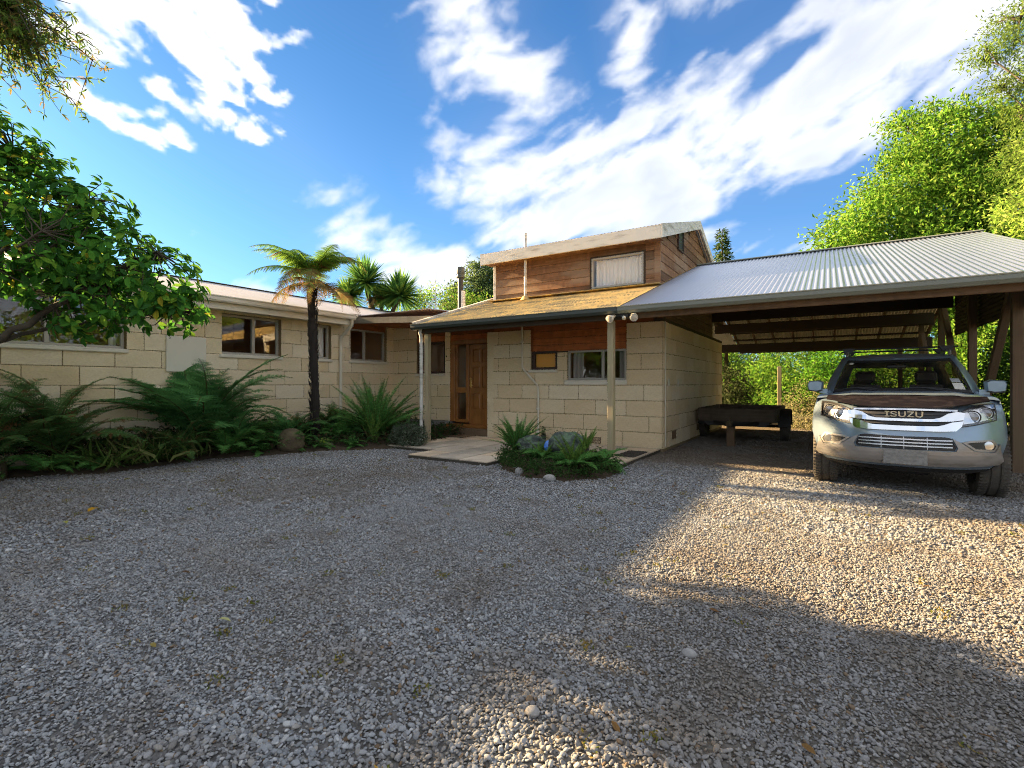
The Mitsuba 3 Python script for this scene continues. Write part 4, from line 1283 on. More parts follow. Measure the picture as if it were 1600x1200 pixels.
def tree(name, label, base, top_z, r, ells, clumps, per, L, W, spread, cols, seed, p=None, group=None, mat='leaf_soft', limbs=9, category='tree', lean=(0, 0), twigs=40, **kw):
    rng = np.random.default_rng(seed)
    t = thing(name, label, category, group)
    m, col, C = crown(rng, ells, clumps, per, L, W, spread, cols, p, **kw)
    base = np.asarray(base, float)
    tip = np.array([base[0] + lean[0], base[1] + lean[1], top_z])
    pp, tm_ = limb(rng, base, tip, r, r * .3, 9, .015, 9)
    parts = [tm_]
    far = C[rng.choice(len(C), min(limbs, len(C)), replace=False)]
    nodes = [pp]
    for c in far:
        k = np.clip(int((c[2] - base[2]) / max(tip[2] - base[2], .1) * 8 * .65), 2, 8)
        q, tb = limb(rng, pp[k], c, r * (1 - .08 * k) * .5, .012, 7, .04, 6)
        parts.append(tb)
        nodes.append(q)
    allp = np.vstack(nodes)
    for c in C[rng.choice(len(C), min(twigs, len(C)), replace=False)]:
        k = np.argmin(((allp - c) ** 2).sum(1))
        if np.linalg.norm(allp[k] - c) > .1:
            parts.append(limb(rng, allp[k], c, .014 + r * .04, .004, 5, .05, 4)[1])
    add('trunk', cat(parts), 'bark', t, smooth=True)
    add('crown', m, mat, t, color=col)
    return t


FRESH = [(.19, .39, .05), (.14, .30, .035), (.26, .44, .06), (.07, .16, .022), (.31, .43, .08)]
DEEP = [(.045, .095, .022), (.06, .13, .025), (.03, .065, .018), (.09, .17, .03)]
DULL = [(.07, .10, .04), (.10, .13, .06), (.05, .075, .032), (.13, .155, .075)]

# --- the big bright tree behind the carport, and its neighbours
tree('broadleaf_tree', 'big bright green spreading tree rising behind the carport roof', (4.6, 27.5, 0), 10.5, .32,
     [(4.6, 28.0, 11.3, 2.0, 2.0, 1.5), (3.0, 27.4, 9.9, 1.7, 1.8, 1.2), (6.2, 27.8, 10.6, 2.0, 2.2, 1.8), (2.0, 26.8, 8.6, 1.6, 1.8, 1.1), (.75, 26.0, 7.2, 1.3, 1.6, 1.0), (4.4, 26.8, 8.5, 1.7, 1.8, 1.2), (2.6, 26.2, 6.9, 1.8, 1.8, 1.2), (6.6, 27.0, 8.2, 2.2, 2.0, 1.9), (4.8, 25.8, 6.3, 2.0, 1.8, 1.4), (.3, 25.6, 5.8, 1.2, 1.4, 1.0), (2.4, 25.6, 5.2, 2.2, 1.8, 1.4), (5.6, 25.6, 4.6, 2.4, 2.0, 1.8), (3.4, 28.5, 12.6, 1.2, 1.2, .8)],
     1700, 40, .20, .085, .34, FRESH, 51, shell=.6, limbs=16, twigs=120)
tree('feathery_tree', 'tall airy tree with fine feathery foliage at the upper right', (5.6, 16.2, 0), 9.6, .16,
     [(3.7, 17.7, 10.0, .55, .5, .30), (4.25, 17.9, 10.75, .6, .5, .40), (3.95, 17.8, 9.15, .45, .4, .22), (4.4, 18.0, 8.5, .5, .5, .5), (4.4, 18.0, 7.2, .55, .5, .7), (4.35, 18.0, 5.9, .6, .6, .6), (5.0, 17.3, 9.6, .8, .8, 1.3), (5.1, 17.2, 7.0, .8, .8, 1.2)],
     620, 30, .10, .030, .18, [(.19, .30, .06), (.25, .36, .07), (.13, .20, .045)], 52, limbs=22, twigs=260, shell=.3)
tree('flowering_shrub', 'light green shrub leaning over the right end of the steel roof', (4.6, 13.2, 0), 4.2, .09,
     [(3.9, 13.6, 4.3, 1.2, 1.6, 1.0), (4.8, 13.4, 5.6, 1.4, 1.8, 1.3), (3.5, 13.3, 3.7, .75, 1.1, .5), (4.9, 13.3, 3.0, 1.3, 1.9, 1.5)],
     520, 26, .10, .045, .18, [(.30, .44, .07), (.37, .47, .11), (.20, .34, .05)], 53, category='shrub', shell=.5, twigs=90)
fl_, col_, _ = crown(np.random.default_rng(5), [(3.55, 13.2, 4.55, .16, .16, .08)], 8, 14, .06, .03, .06, [(.55, .25, .38), (.62, .36, .46)])
add('blossom', fl_, 'leaf_soft', 'flowering_shrub', color=col_)
# shrubbery seen through the carport
for i, (x, y, z, rx, rz, cols, lab) in enumerate((
        (-1.2, 26.5, 1.7, 1.7, 1.9, FRESH, 'bright green bush behind the carport, left of the timber post'),
        (.9, 25.4, 1.75, 1.5, 2.0, [(.16, .40, .04), (.23, .46, .05), (.09, .24, .03)], 'rounded bright bush behind the carport, above the pale bush'),
        (-3.2, 27.5, 2.2, 1.8, 2.3, FRESH, 'loose yellow-green bush behind the trailer'),
        (3.0, 24.5, 2.1, 1.7, 2.4, FRESH, 'sunlit yellow-green bush behind the car roof'),
        (5.2, 23.0, 2.2, 1.9, 2.6, FRESH, 'leafy bush seen between the carport braces'),
        (5.0, 17.5, 1.6, 1.3, 1.9, DEEP, 'dark green bush beyond the open side of the carport'),
        (4.6, 12.6, 1.3, 1.1, 1.5, DEEP, 'dark bush right of the car mirror'),
        (5.6, 14.8, 2.4, 1.3, 2.3, FRESH, 'tall bush under the hanging cladding'),
        (-5.6, 29, 2.4, 1.9, 2.4, DEEP, 'dark bush at the far back, just right of the stone wall'))):
    tree('bush', lab, (x, y, 0), z * .8, .07, [(x, y, z, rx, rx, rz), (x + .6 * rx, y - .5, z * .7, rx * .6, rx * .6, rz * .6), (x - .6 * rx, y + .3, z * .75, rx * .65, rx * .6, rz * .6), (x, y - .6 * rx, z * .5, rx * .8, rx * .5, z * .5)],
         420, 22, .13, .06, .22, cols, 60 + i, category='bush', limbs=8, twigs=30, shell=.6)
tree('pale_bush', 'low pale variegated bush at the back of the carport beside the car', (-.2, 16.2, 0), .7, .04, [(-.1, 16.2, .65, .95, .9, .75), (.7, 16.0, .75, .8, .8, .75), (-.5, 16.5, .35, .7, .7, .4)],
     420, 22, .05, .022, .10, [(.42, .40, .22), (.50, .46, .30), (.22, .24, .10), (.34, .30, .16)], 72, category='bush', twigs=20)
tree('shaded_shrub', 'dark shrub with hanging leaves behind the end of the stone wall', (-2.9, 17.4, 0), 1.5, .05, [(-2.75, 17.2, 1.1, .55, .5, 1.0), (-2.5, 17.3, .6, .6, .5, .6)],
     170, 20, .11, .035, .14, DULL, 73, category='shrub', droop=.4, twigs=20)
# timber post standing in the bushes, and the dark far wood that closes the view
fp_ = add('fence_post', bbox(-2.40 + .75, -2.26 + .75, 21.9, 22.03, 0, 1.95, .01), 'post_wood', label='sunlit timber post standing among the bushes behind the trailer', cat='post')
rng = np.random.default_rng(8)
ells = []
for k in range(64):
    a = math.radians(-118 + k * 3.0)
    R = rng.uniform(48, 66)
    if -30 < math.degrees(a) < -12:
        R += 8
    h = rng.uniform(1.6, 3.2) + (3.4 if math.degrees(a) > 2 else 0)
    ells.append((R * math.sin(a), R * math.cos(a), h * .8, 4.0, 4.0, h))
m, col, _ = crown(rng, ells, 4200, 14, .55, .26, .7, DEEP + DULL, shell=.6)
add('far_wood', m, 'leaf_soft', color=col, kind='stuff', label='far belt of dark trees and scrub closing the view behind the house')
# a nearer thicket behind the carport on the right, one mass in the picture
ells = [(8.5 + i * .9, 20 - i * 2.2, 2.4, 1.9, 1.9, 2.6) for i in range(6)] + [(7.0, 22, 3.4, 2.0, 2.0, 3.2), (9.5, 24, 5, 3, 3, 5), (-7.5, 33, 2.2, 3, 3, 2.5), (-3, 34, 2.6, 3, 2, 3), (2, 33, 2.6, 3, 2, 3), (7, 31, 3, 3, 2, 3.5)]
m, col, _ = crown(rng, ells, 1700, 22, .20, .09, .35, FRESH + DEEP, shell=.6)
add('thicket', m, 'leaf_soft', color=col, kind='stuff', label='thick green undergrowth beyond the open side of the carport')
# conifer tip above the ridge
rng = np.random.default_rng(9)
t = thing('conifer', 'distant conifer standing above the steel roof beside the upper storey', 'tree')
cb = np.array([-8.0, 48.0, 0])
add('trunk', tube([cb, cb + [0, 0, 15.2]], [.28, .04], 8), 'bark', t, smooth=True)
P_, D_ = [], []
for z in np.arange(7.5, 15.1, .16):
    R = .28 + (15.2 - z) * .20
    for k in range(7):
        a = rng.uniform(0, 2 * np.pi)
        n_ = max(3, int(R / .10))
        for q in range(n_):
            rr = R * (q + 1) / n_ * rng.uniform(.8, 1.1)
            P_.append(cb + [rr * math.cos(a), rr * math.sin(a), z - rr * .12 + rng.normal(0, .07)])
            D_.append([math.cos(a) + rng.normal(0, .6), math.sin(a) + rng.normal(0, .6), rng.normal(.2, .4)])
v, f, ix = leaves(np.array(P_), np.array(D_), np.tile([0, 0, 1.0], (len(P_), 1)) + rng.normal(0, .3, (len(P_), 3)), .34, .16)
add('crown', trimesh.Trimesh(v, f, process=False), 'leaf_soft', t, color=palette(rng, len(P_), DULL + DEEP)[ix])
# gum tree behind the roofs
tree('gum_tree', 'grey-green gum tree with layered crown rising behind the flue', (-24.2, 33.5, 0), 10.2, .30,
     [(-24.0, 33.2, 10.2, 1.3, 1.3, 1.1), (-24.6, 33.0, 8.9, 1.9, 1.6, .9), (-23.2, 33.6, 8.3, 1.8, 1.6, .9), (-25.6, 32.2, 7.7, 1.5, 1.4, .8), (-23.9, 33.4, 6.8, 2.3, 1.8, .9), (-25.4, 32.6, 5.8, 2.0, 1.8, .8), (-22.2, 34, 6.4, 1.3, 1.3, .9)],
     520, 30, .26, .075, .30, [(.11, .18, .07), (.16, .24, .10), (.07, .12, .05), (.20, .27, .12)], 81, droop=.5, twigs=60)
tree('gum_tree', 'part of a gum tree showing at the left end of the upper storey', (-21.0, 36.0, 0), 8.5, .22, [(-21.2, 35.5, 9.2, 1.2, 1.3, 1.4), (-20.6, 36.2, 7.4, 1.6, 1.5, 1.0)],
     200, 28, .26, .075, .30, [(.11, .18, .07), (.16, .24, .10), (.07, .12, .05)], 82, droop=.5, twigs=30)
tree('roof_shrub', 'yellow-green bushy tree low behind the link roof', (-15.2, 19.0, 0), 3.6, .1, [(-15.9, 18.8, 4.8, 1.7, 1.6, 1.2), (-14.2, 19.3, 4.5, 1.3, 1.3, 1.0), (-17.6, 18.0, 4.7, 1.6, 1.5, 1.1), (-13.2, 19.7, 3.7, 1.2, 1.2, .7)],
     420, 24, .13, .055, .22, FRESH + [(.20, .19, .06)], 83, category='bush', twigs=40)

# --- cabbage trees behind the wing roof: heads of sword leaves
def sword_head(rng, c, n, L, W, cols, spread=1.0):
    d = unit(rng.normal(size=(n, 3)) * [1, 1, .8] + [0, 0, .35])
    d[:, 2] = np.where(d[:, 2] < -.55, -d[:, 2], d[:, 2])
    up = np.tile([0, 0, 1.0], (n, 1)) + rng.normal(0, .1, (n, 3))
    S = unit(np.cross(d, up))
    U = np.cross(S, d)
    l = L * rng.uniform(.75, 1.1, n)[:, None]
    w = W * rng.uniform(.8, 1.2, n)[:, None]
    g = np.array([0, 0, -1.0]) * (1 - np.abs(d[:, 2:3])) * rng.uniform(.05, .35, n)[:, None]
    sta = [(.04, .35), (.3, .5), (.65, .42), (1.0, 0.03)]
    rows = [[c + d * l * a + g * l * a * a - S * w * b, c + d * l * a + g * l * a * a + U * .0 + S * w * b] for a, b in sta]
    v = np.stack([q for r in rows for q in r], 1)
    f = np.array([[0, 1, 3], [0, 3, 2], [2, 3, 5], [2, 5, 4], [4, 5, 7], [4, 7, 6]])
    F = (f[None] + (np.arange(n) * 8)[:, None, None]).reshape(-1, 3)
    return trimesh.Trimesh(v.reshape(-1, 3), F, process=False), np.repeat(palette(rng, n, cols), 8, 0)


rng = np.random.default_rng(15)
t = thing('cabbage_tree', 'pair of sword-leaved tree heads showing above the wing roof behind the tree fern', 'tree')
bs = np.array([-13.0, 11.9, 0])
heads = [((-13.3, 11.7, 4.72), .95), ((-12.35, 12.35, 4.28), .98), ((-13.0, 12.2, 4.2), .7), ((-13.75, 11.35, 4.25), .7)]
parts = [tube([bs, bs + [0, 0, 2.6]], [.16, .12], 9)]
for (c, l) in heads:
    parts.append(limb(rng, bs + [0, 0, 2.5], c, .10, .06, 6, .03, 7)[1])
add('trunk', cat(parts), 'bark', t, smooth=True)
for c, l in heads:
    m, col = sword_head(rng, np.array(c), 420, l, .075, [(.09, .22, .05), (.15, .31, .06), (.06, .15, .04), (.26, .40, .07)])
    add('leaf_head', m, 'leaf_soft', t, color=col)
m, col = sword_head(rng, np.array([-13.1, 11.9, 4.25]), 60, .7, .045, [(.32, .20, .08), (.40, .27, .12)])
m.vertices[:, 2] = 4.25 - np.abs(m.vertices[:, 2] - 4.25) * .9
add('dead_leaf_skirt', m, 'leaf_soft', t, color=col, label='brown dead leaves hanging under the heads')

# --- ferns
def frond(L, npin, plen, droop, rise, k=6, seed=0, wid=.26, colr=((.03, .085, .022), (.05, .13, .03)), brown=0.0, twist=.0, smooth_tip=.12, fold=.25):
    """A fern frond from the origin, heading along +x and arching over; leaflets in two ranks, each cut into lobes."""
    rng = np.random.default_rng(seed)
    n = 26
    s = np.linspace(0, 1, n)
    ang = rise - droop * s ** 1.25
    dx, dz = np.cos(ang), np.sin(ang)
    X = np.concatenate([[0], np.cumsum((dx[1:] + dx[:-1]) / 2)]) * L / (n - 1)
    Z = np.concatenate([[0], np.cumsum((dz[1:] + dz[:-1]) / 2)]) * L / (n - 1)
    Y = twist * L * s ** 2
    V_, F_, C_ = [], [], []
    rach = tube(np.stack([X, Y, Z], 1), np.linspace(.007, .002, n) * (L / 1.0) ** .5, 4)
    V_.append(rach.vertices)
    F_.append(rach.faces)
    C_.append(np.tile([.10, .075, .03], (len(rach.vertices), 1)))
    base = len(rach.vertices)
    for j in range(npin):
        t = .10 + .90 * (j + .5) / npin
        env = min(1, (t - .02) / .22) ** .7 * (1 - t) ** .62 * 1.35 + .02
        pl = plen * env * rng.uniform(.88, 1.08)
        px, py, pz = np.interp(t, s, X), np.interp(t, s, Y), np.interp(t, s, Z)
        a = np.interp(t, s, ang)
        T3 = np.array([math.cos(a), 0, math.sin(a)])
        N3 = np.array([-math.sin(a), 0, math.cos(a)])
        for sg in (-1, 1):
            ax = unit(np.array([0, sg, 0]) * .93 + T3 * (.30 + .25 * t) + N3 * fold * rng.uniform(.3, 1.4) + rng.normal(0, .05, 3))
            bi = unit(T3 - ax * (T3 @ ax))
            nn = np.cross(ax, bi) * sg
            P0 = np.array([px, py, pz])
            w = pl * wid
            c0 = np.array(colr[0]) + (np.array(colr[1]) - np.array(colr[0])) * rng.random()
            c0 = c0 * rng.uniform(.75, 1.25)
            if rng.random() < brown:
                c0 = np.array([.20, .115, .045]) * rng.uniform(.6, 1.3)
            vv, ff = [], []
            for q in range(k):
                u0, u1 = q / k, (q + 1) / k
                wq = w * (1 - u0) ** .8 + .002
                sag = lambda u: -np.array([0, 0, 1.0]) * pl * .22 * u * u
                A, B = P0 + ax * pl * u0 + sag(u0), P0 + ax * pl * u1 + sag(u1)
                um = u0 + .75 / k
                for e in (-1, 1):
                    tipp = P0 + ax * pl * (um + .35 / k) + bi * e * wq + sag(um) - nn * .0
                    i0 = len(vv)
                    vv += [A, tipp, B]
                    ff.append([i0, i0 + 1, i0 + 2] if e > 0 else [i0, i0 + 2, i0 + 1])
            V_.append(np.array(vv))
            F_.append(np.array(ff) + base)
            C_.append(np.tile(c0, (len(vv), 1)))
            base += len(vv)
    return mikit.ply(trimesh.Trimesh(np.vstack(V_), np.vstack(F_), process=False), 'leaf_fern', color=np.clip(np.vstack(C_), 0, 1))


DARKF = ((.055, .165, .052), (.11, .265, .075))
MIDF = ((.07, .20, .048), (.13, .30, .07))
LIGHTF = ((.07, .15, .03), (.15, .26, .05))
FR_BIG = [frond(1.15, 26, .20, d, r, 7, 200 + i, .32, DARKF) for i, (d, r) in enumerate(((1.1, 1.05), (1.4, 1.25), (.9, .75), (1.6, 1.0)))]
FR_MID = [frond(.75, 20, .14, d, r, 5, 220 + i, .34, MIDF) for i, (d, r) in enumerate(((1.3, 1.1), (1.6, 1.2), (1.1, .7)))]
FR_DULL = [frond(1.0, 24, .16, d, r, 6, 240 + i, .32, ((.060, .135, .042), (.115, .205, .06)), brown=.05) for i, (d, r) in enumerate(((1.3, 1.15), (1.6, 1.3), (1.2, .8)))]
FR_STRAP = [frond(.95, 34, .075, d, r, 3, 260 + i, .42, MIDF, fold=.5) for i, (d, r) in enumerate(((.35, 1.35), (.55, 1.2), (.8, 1.05), (.5, .9)))]
FR_LIME = [frond(.75, 30, .07, d, r, 3, 280 + i, .45, LIGHTF, fold=.6) for i, (d, r) in enumerate(((.3, 1.4), (.55, 1.2)))]


def fern(name, label, c, n, kinds, scale, seed, pitch=(0, .3), group=None, cat_='fern', sector=None):
    rng = np.random.default_rng(seed)
    t = thing(name, label, cat_, group)
    for i in range(n):
        a = 360 * i / n + rng.normal(0, 14) if sector is None else rng.uniform(*sector)
        k = kinds[rng.integers(len(kinds))]
        s = scale * rng.uniform(.72, 1.12)
        key = new_key('frond', t)
        scene[key] = {**k, 'to_world': T().translate([c[0] + rng.normal(0, .035), c[1] + rng.normal(0, .035), c[2]]).rotate([0, 0, 1], float(a)).rotate([1, 0, 0], float(rng.normal(0, 10))).rotate([0, 1, 0], float(-math.degrees(rng.uniform(*pitch)))).scale(float(s))}
    return t


fern('fern', 'big dark fern with arching fronds against the wing wall under the meter cupboard', (-9.35, 4.55, .25), 30, FR_BIG, 1.85, 301, (-.1, .55))
fern('fern', 'dark fern leaning over the edge of the drive in front of the big fern', (-8.95, 4.95, .15), 26, FR_MID + FR_BIG[:1], 1.2, 302, (-.35, .15))
fern('fern', 'dull olive fern at the far left below the wing window', (-9.35, 2.55, .25), 28, FR_DULL, 1.5, 303, (-.15, .5))
fern('fern', 'spreading olive fern at the left edge of the picture', (-9.35, 1.75, .22), 28, FR_DULL, 1.5, 304, (-.2, .45))
fern('fern', 'low dark fern at the left corner of the bed', (-8.95, 2.35, .12), 16, FR_MID, .8, 305, (-.4, .0))
fern('fern', 'fern low between the big fern and the tree fern trunk', (-9.1, 5.45, .22), 18, FR_DULL + FR_MID, .8, 306, (-.2, .3))
fern('fern', 'bright-tipped fern hanging over the round boulder', (-8.75, 5.3, .18), 16, FR_MID, .8, 307, (-.45, .05))
fern('fern', 'fern at the foot of the tree fern trunk', (-8.95, 6.15, .22), 16, FR_DULL, .75, 308, (-.2, .35))
fern('fern', 'small fern behind the mossy rock', (-8.6, 6.75, .2), 15, FR_MID, .72, 309, (-.35, .2))
fern('fern', 'fern right of the tree fern against the wing wall', (-9.2, 7.1, .25), 16, FR_DULL, .82, 310, (-.1, .4))
fern('strap_fern', 'dense upright strap-leaved fern left of the first verandah post', (-8.05, 7.35, .12), 80, FR_STRAP, 1.4, 311, (-.35, .30))
fern('lime_fern', 'lime green young fern tuft in front of the strap-leaved fern', (-7.75, 7.0, .10), 14, FR_LIME, .9, 312, (-.1, .2))
fern('fern', 'fern tuft right of the strap-leaved fern', (-7.55, 7.55, .10), 14, FR_MID + FR_STRAP[:1], .65, 313, (-.2, .2))
for i, (x, y, k_, s_, lab) in enumerate(((-8.62, 4.55, 'm', .95, 'fresh green fern at the edge of the drive under the big dark fern'), (-8.75, 3.9, 'd', .9, 'olive fern at the edge of the drive right of the grass tuft'), (-8.35, 5.75, 'm', .6, 'small fern tucked behind the round boulder'),
        (-8.95, 5.9, 'b', .8, 'upright dark fern behind the round boulder'), (-8.3, 6.75, 'm', .85, 'fern right of the mossy rock at the bed edge'), (-8.75, 7.25, 'b', .85, 'dark fern between the tree fern and the strap-leaved fern'), (-7.75, 7.75, 'm', .8, 'fern behind the strap-leaved fern by the downpipe'), (-8.55, 7.9, 'd', .9, 'olive fern below the third wing window'))):
    fern('fern', lab, (x, y, .15), 20, {'m': FR_MID, 'd': FR_DULL, 'b': FR_BIG}[k_], s_, 350 + i, (-.35, .35))
rng = np.random.default_rng(360)
for i in range(11):
    y = 2.0 + i * .46
    x = np.interp(y, [2, 2.5, 3, 4.3, 5.3, 6.1, 6.85, 7.3], [-9.3, -9.05, -8.75, -8.95, -8.5, -8.25, -7.6, -7.3]) - .08
    fern('fern', f'low green fern spilling onto the drive, {["first", "second", "third", "fourth", "fifth", "sixth", "seventh", "eighth", "ninth", "tenth", "eleventh"][i]} along the bed from the left', (x, y, .06), 14, FR_MID, .55, 361 + i, (-.5, .1))
# grass tuft between the two left ferns
rng = np.random.default_rng(33)
n = 420
P_ = np.stack([rng.normal(-8.95, .28, n), rng.normal(3.45, .42, n), np.full(n, .10)], 1)
D_ = unit(np.stack([rng.normal(0, .5, n), rng.normal(0, .5, n), rng.uniform(.5, 1.0, n)], 1))
v, f, ix = leaves(P_, D_, rng.normal(size=(n, 3)) + [1, 0, .5], rng.uniform(.25, .5, n), .012, .45, pts=8)
add('grass_tuft', trimesh.Trimesh(v, f, process=False), 'leaf_fern', color=palette(rng, n, [(.06, .11, .025), (.10, .16, .035), (.16, .17, .06)])[ix], label='tuft of long green grass between the ferns by the wing wall', cat='grass tuft')
# ground cover over the rest of the bed
rng = np.random.default_rng(34)
edge = Polygon([(-9.9, -2), (-9.72, 1.6), (-9.2, 2.5), (-8.75, 3.0), (-9.0, 4.3), (-8.5, 5.3), (-8.2, 6.1), (-7.55, 6.85), (-7.05, 7.3), (-7.3, 9.6), (-9.9, 9.6)])
P_ = []
while len(P_) < 2600:
    x, y = rng.uniform(-9.85, -6.9), rng.uniform(.5, 9.5)
    if edge.contains(sbox(x - .01, y - .01, x + .01, y + .01)):
        P_.append([x, y, .06 + .22 * np.clip((-8.4 - x) / 1.3, 0, 1) + rng.uniform(0, .22)])
P_ = np.repeat(np.array(P_), 5, 0) + rng.normal(0, .05, (13000, 3))
D_ = unit(rng.normal(size=(13000, 3)) * [1, 1, .6] + [.2, -.1, .3])
v, f, ix = leaves(P_, D_, np.tile([0, 0, 1.0], (13000, 1)) + rng.normal(0, .4, (13000, 3)), rng.uniform(.05, .13, 13000), .035)
add('ground_cover', trimesh.Trimesh(v, f, process=False), 'leaf_fern', color=palette(rng, 13000, [(.035, .085, .025), (.055, .12, .035), (.06, .065, .03), (.09, .065, .035)])[ix], kind='stuff', label='dark low ground cover and leaf litter filling the garden bed')
# bed of soil
xs, ys = np.meshgrid(np.linspace(-9.93, -6.3, 46), np.linspace(-2, 9.65, 110), indexing='ij')
inside = np.zeros_like(xs)
from shapely import contains_xy, distance, points
inside = contains_xy(edge.buffer(.12), xs, ys)
dd = distance(points(xs, ys), edge.buffer(.12).exterior)
hz = np.where(inside, np.minimum(.02 + dd * .28, .26), -.04) + .035 * (meshkit.noise(np.stack([xs * 5, ys * 5, xs * 0], -1)) - .5)
idx = np.arange(xs.size).reshape(xs.shape)
q = np.stack([idx[:-1, :-1], idx[1:, :-1], idx[1:, 1:], idx[:-1, 1:]], -1).reshape(-1, 4)
q = q[inside.reshape(-1)[q].any(1)]
bedm = quads(np.stack([xs, ys, hz], -1).reshape(-1, 3), q)
bedm.remove_unreferenced_vertices()
add('garden_bed', bedm, 'soil_mat', kind='structure', label='raised soil of the garden bed along the wing', smooth=True)

# --- tree fern
rng = np.random.default_rng(41)
t = thing('tree_fern', 'tree fern with shaggy black trunk and drooping fronds in the bed before the wing', 'tree fern')
tb = np.array([-8.85, 6.47, .1])
tt = np.array([-8.90, 6.44, 3.40])
pp = np.array([tb + (tt - tb) * s + [.02 * math.sin(5 * s), .02 * math.cos(4 * s), 0] for s in np.linspace(0, 1, 14)])
trunk = tube(pp, .075 + .012 * np.sin(np.arange(14) * 2.3), 11)
st = []
for k in range(330):
    s = rng.uniform(.02, 1)
    c = tb + (tt - tb) * s
    a = rng.uniform(0, 2 * np.pi)
    o = np.array([math.cos(a), math.sin(a), 0])
    p0 = c + o * .06
    p1 = p0 + o * rng.uniform(.02, .06) + [0, 0, rng.uniform(.04, .13)]
    st.append(tube([p0 - [0, 0, .03], p0 + o * .025, p1], [.016, .012, .003], 4))
add('trunk', cat([trunk] + st), 'fern_trunk', t)
TF = [frond(1.35, 32, .26, d, r, 8, 320 + i, .24, c_, brown=b_, fold=-.25) for i, (d, r, c_, b_) in enumerate(((1.6, .85, ((.10, .22, .035), (.22, .36, .06)), .03), (2.1, 1.05, ((.09, .20, .035), (.20, .32, .06)), .06), (1.3, .6, ((.12, .24, .04), (.26, .40, .07)), .05), (2.3, .80, ((.13, .17, .045), (.21, .25, .07)), .25)))]
TFB = [frond(1.25, 26, .20, d, r, 6, 340 + i, .24, ((.13, .11, .045), (.24, .20, .09)), brown=.45, fold=-.3) for i, (d, r) in enumerate(((1.75, .35), (1.9, .6)))]
for i in range(19):
    key = new_key('frond', t)
    scene[key] = {**TF[rng.integers(4)], 'to_world': T().translate([tt[0], tt[1], tt[2] + .08]).rotate([0, 0, 1], float(360 / 19 * i * 5 + rng.normal(0, 6))).rotate([1, 0, 0], float(rng.normal(0, 12))).rotate([0, 1, 0], float(rng.uniform(-26, 20))).scale(float(rng.uniform(.8, 1.1)))}
for i in range(8):
    key = new_key('frond', t)
    scene[key] = {**TFB[rng.integers(2)], 'to_world': T().translate([tt[0], tt[1], tt[2] - .05]).rotate([0, 0, 1], float(45 * i + rng.normal(0, 10))).rotate([1, 0, 0], float(rng.normal(0, 15))).rotate([0, 1, 0], float(rng.uniform(0, 25))).scale(float(rng.uniform(.75, 1.05)))}
    tag(key, 'brown hanging frond')

# --- broad-leaved tree on the left, in front of the wing
rng = np.random.default_rng(91)
t = thing('glossy_tree', 'glossy broad-leaved tree overhanging the drive at the left, in front of the wing', 'tree')
b0 = np.array([-8.6, .35, 0])
LIMBS = [[b0, (-8.35, .75, .75), (-8.05, 1.15, 1.35), (-7.6, 1.55, 1.72), (-7.15, 1.95, 2.12), (-6.7, 2.3, 2.5), (-6.35, 2.6, 2.75)],
         [(-8.05, 1.15, 1.35), (-7.95, 1.4, 1.85), (-7.7, 1.75, 2.5), (-7.35, 2.1, 3.0), (-7.0, 2.2, 3.35)],
         [(-8.35, .75, .75), (-8.3, 1.0, 1.6), (-8.1, 1.4, 2.3), (-7.9, 1.7, 3.1), (-7.75, 1.75, 3.9)],
         [(-7.95, 1.4, 1.85), (-7.5, 1.4, 2.3), (-7.0, 1.5, 2.6), (-6.6, 1.7, 2.8)],
         [(-7.6, 1.55, 1.72), (-7.4, 2.1, 1.95), (-7.1, 2.6, 2.1), (-6.5, 2.9, 2.15)],
         [b0, (-8.8, .3, 1.0), (-8.8, .3, 2.2), (-8.5, .5, 3.2), (-8.3, .7, 4.0)]]
RAD = [(.055, .02), (.032, .012), (.045, .014), (.026, .010), (.026, .009), (.06, .02)]
parts, nodes = [], []
for L_, (ra, rb) in zip(LIMBS, RAD):
    L_ = np.array(L_, float)
    s = np.linspace(0, len(L_) - 1, len(L_) * 4)
    p_ = np.stack([np.interp(s, np.arange(len(L_)), L_[:, k]) for k in range(3)], 1)
    p_[1:-1] += rng.normal(0, .012, (len(p_) - 2, 3))
    parts.append(tube(p_, np.linspace(ra, rb, len(p_)), 9))
    nodes.append(p_)
allp = np.vstack(nodes)
ELL = [(-7.75, 1.75, 3.45, .62, .62, .62), (-7.9, 1.6, 4.0, .45, .45, .35), (-7.0, 2.05, 3.2, .55, .55, .38), (-6.75, 2.3, 2.75, .62, .55, .45), (-6.4, 2.55, 2.45, .55, .50, .38), (-7.35, 1.9, 2.65, .75, .6, .55), (-7.0, 2.2, 2.15, .6, .5, .32), (-6.35, 2.75, 2.10, .45, .42, .22),
       (-8.3, 1.4, 3.35, .6, .5, .5), (-8.4, .6, 4.1, .9, .8, .6), (-6.15, 2.75, 2.3, .28, .3, .2), (-8.6, -.5, 3.6, 1.1, .8, .9), (-8.9, .2, 4.6, .9, .9, .6), (-8.3, .7, 2.5, .5, .36, .36), (-8.4, .2, 2.4, .75, .6, .5)]
C, d = in_ellipsoids(rng, ELL, 1250, .3)
for c in C:
    k = np.argmin(((allp - c) ** 2).sum(1) + rng.random(len(allp)) * .05)
    a = allp[k]
    mid = (a + c) / 2 + rng.normal(0, .05, 3) - [0, 0, .03]
    parts.append(tube([a, mid, c], [.008, .006, .003], 4, cap=False))
add('trunk', cat(parts), 'bark', t, smooth=True)
per = 9
n = len(C) * per
cc = np.repeat(C, per, 0)
out = np.repeat(unit(d + [0, 0, .5]), per, 0)
ph = rng.uniform(0, 2 * np.pi, n)
a1 = unit(np.cross(out, [.3, .2, .9]))
a2 = np.cross(out, a1)
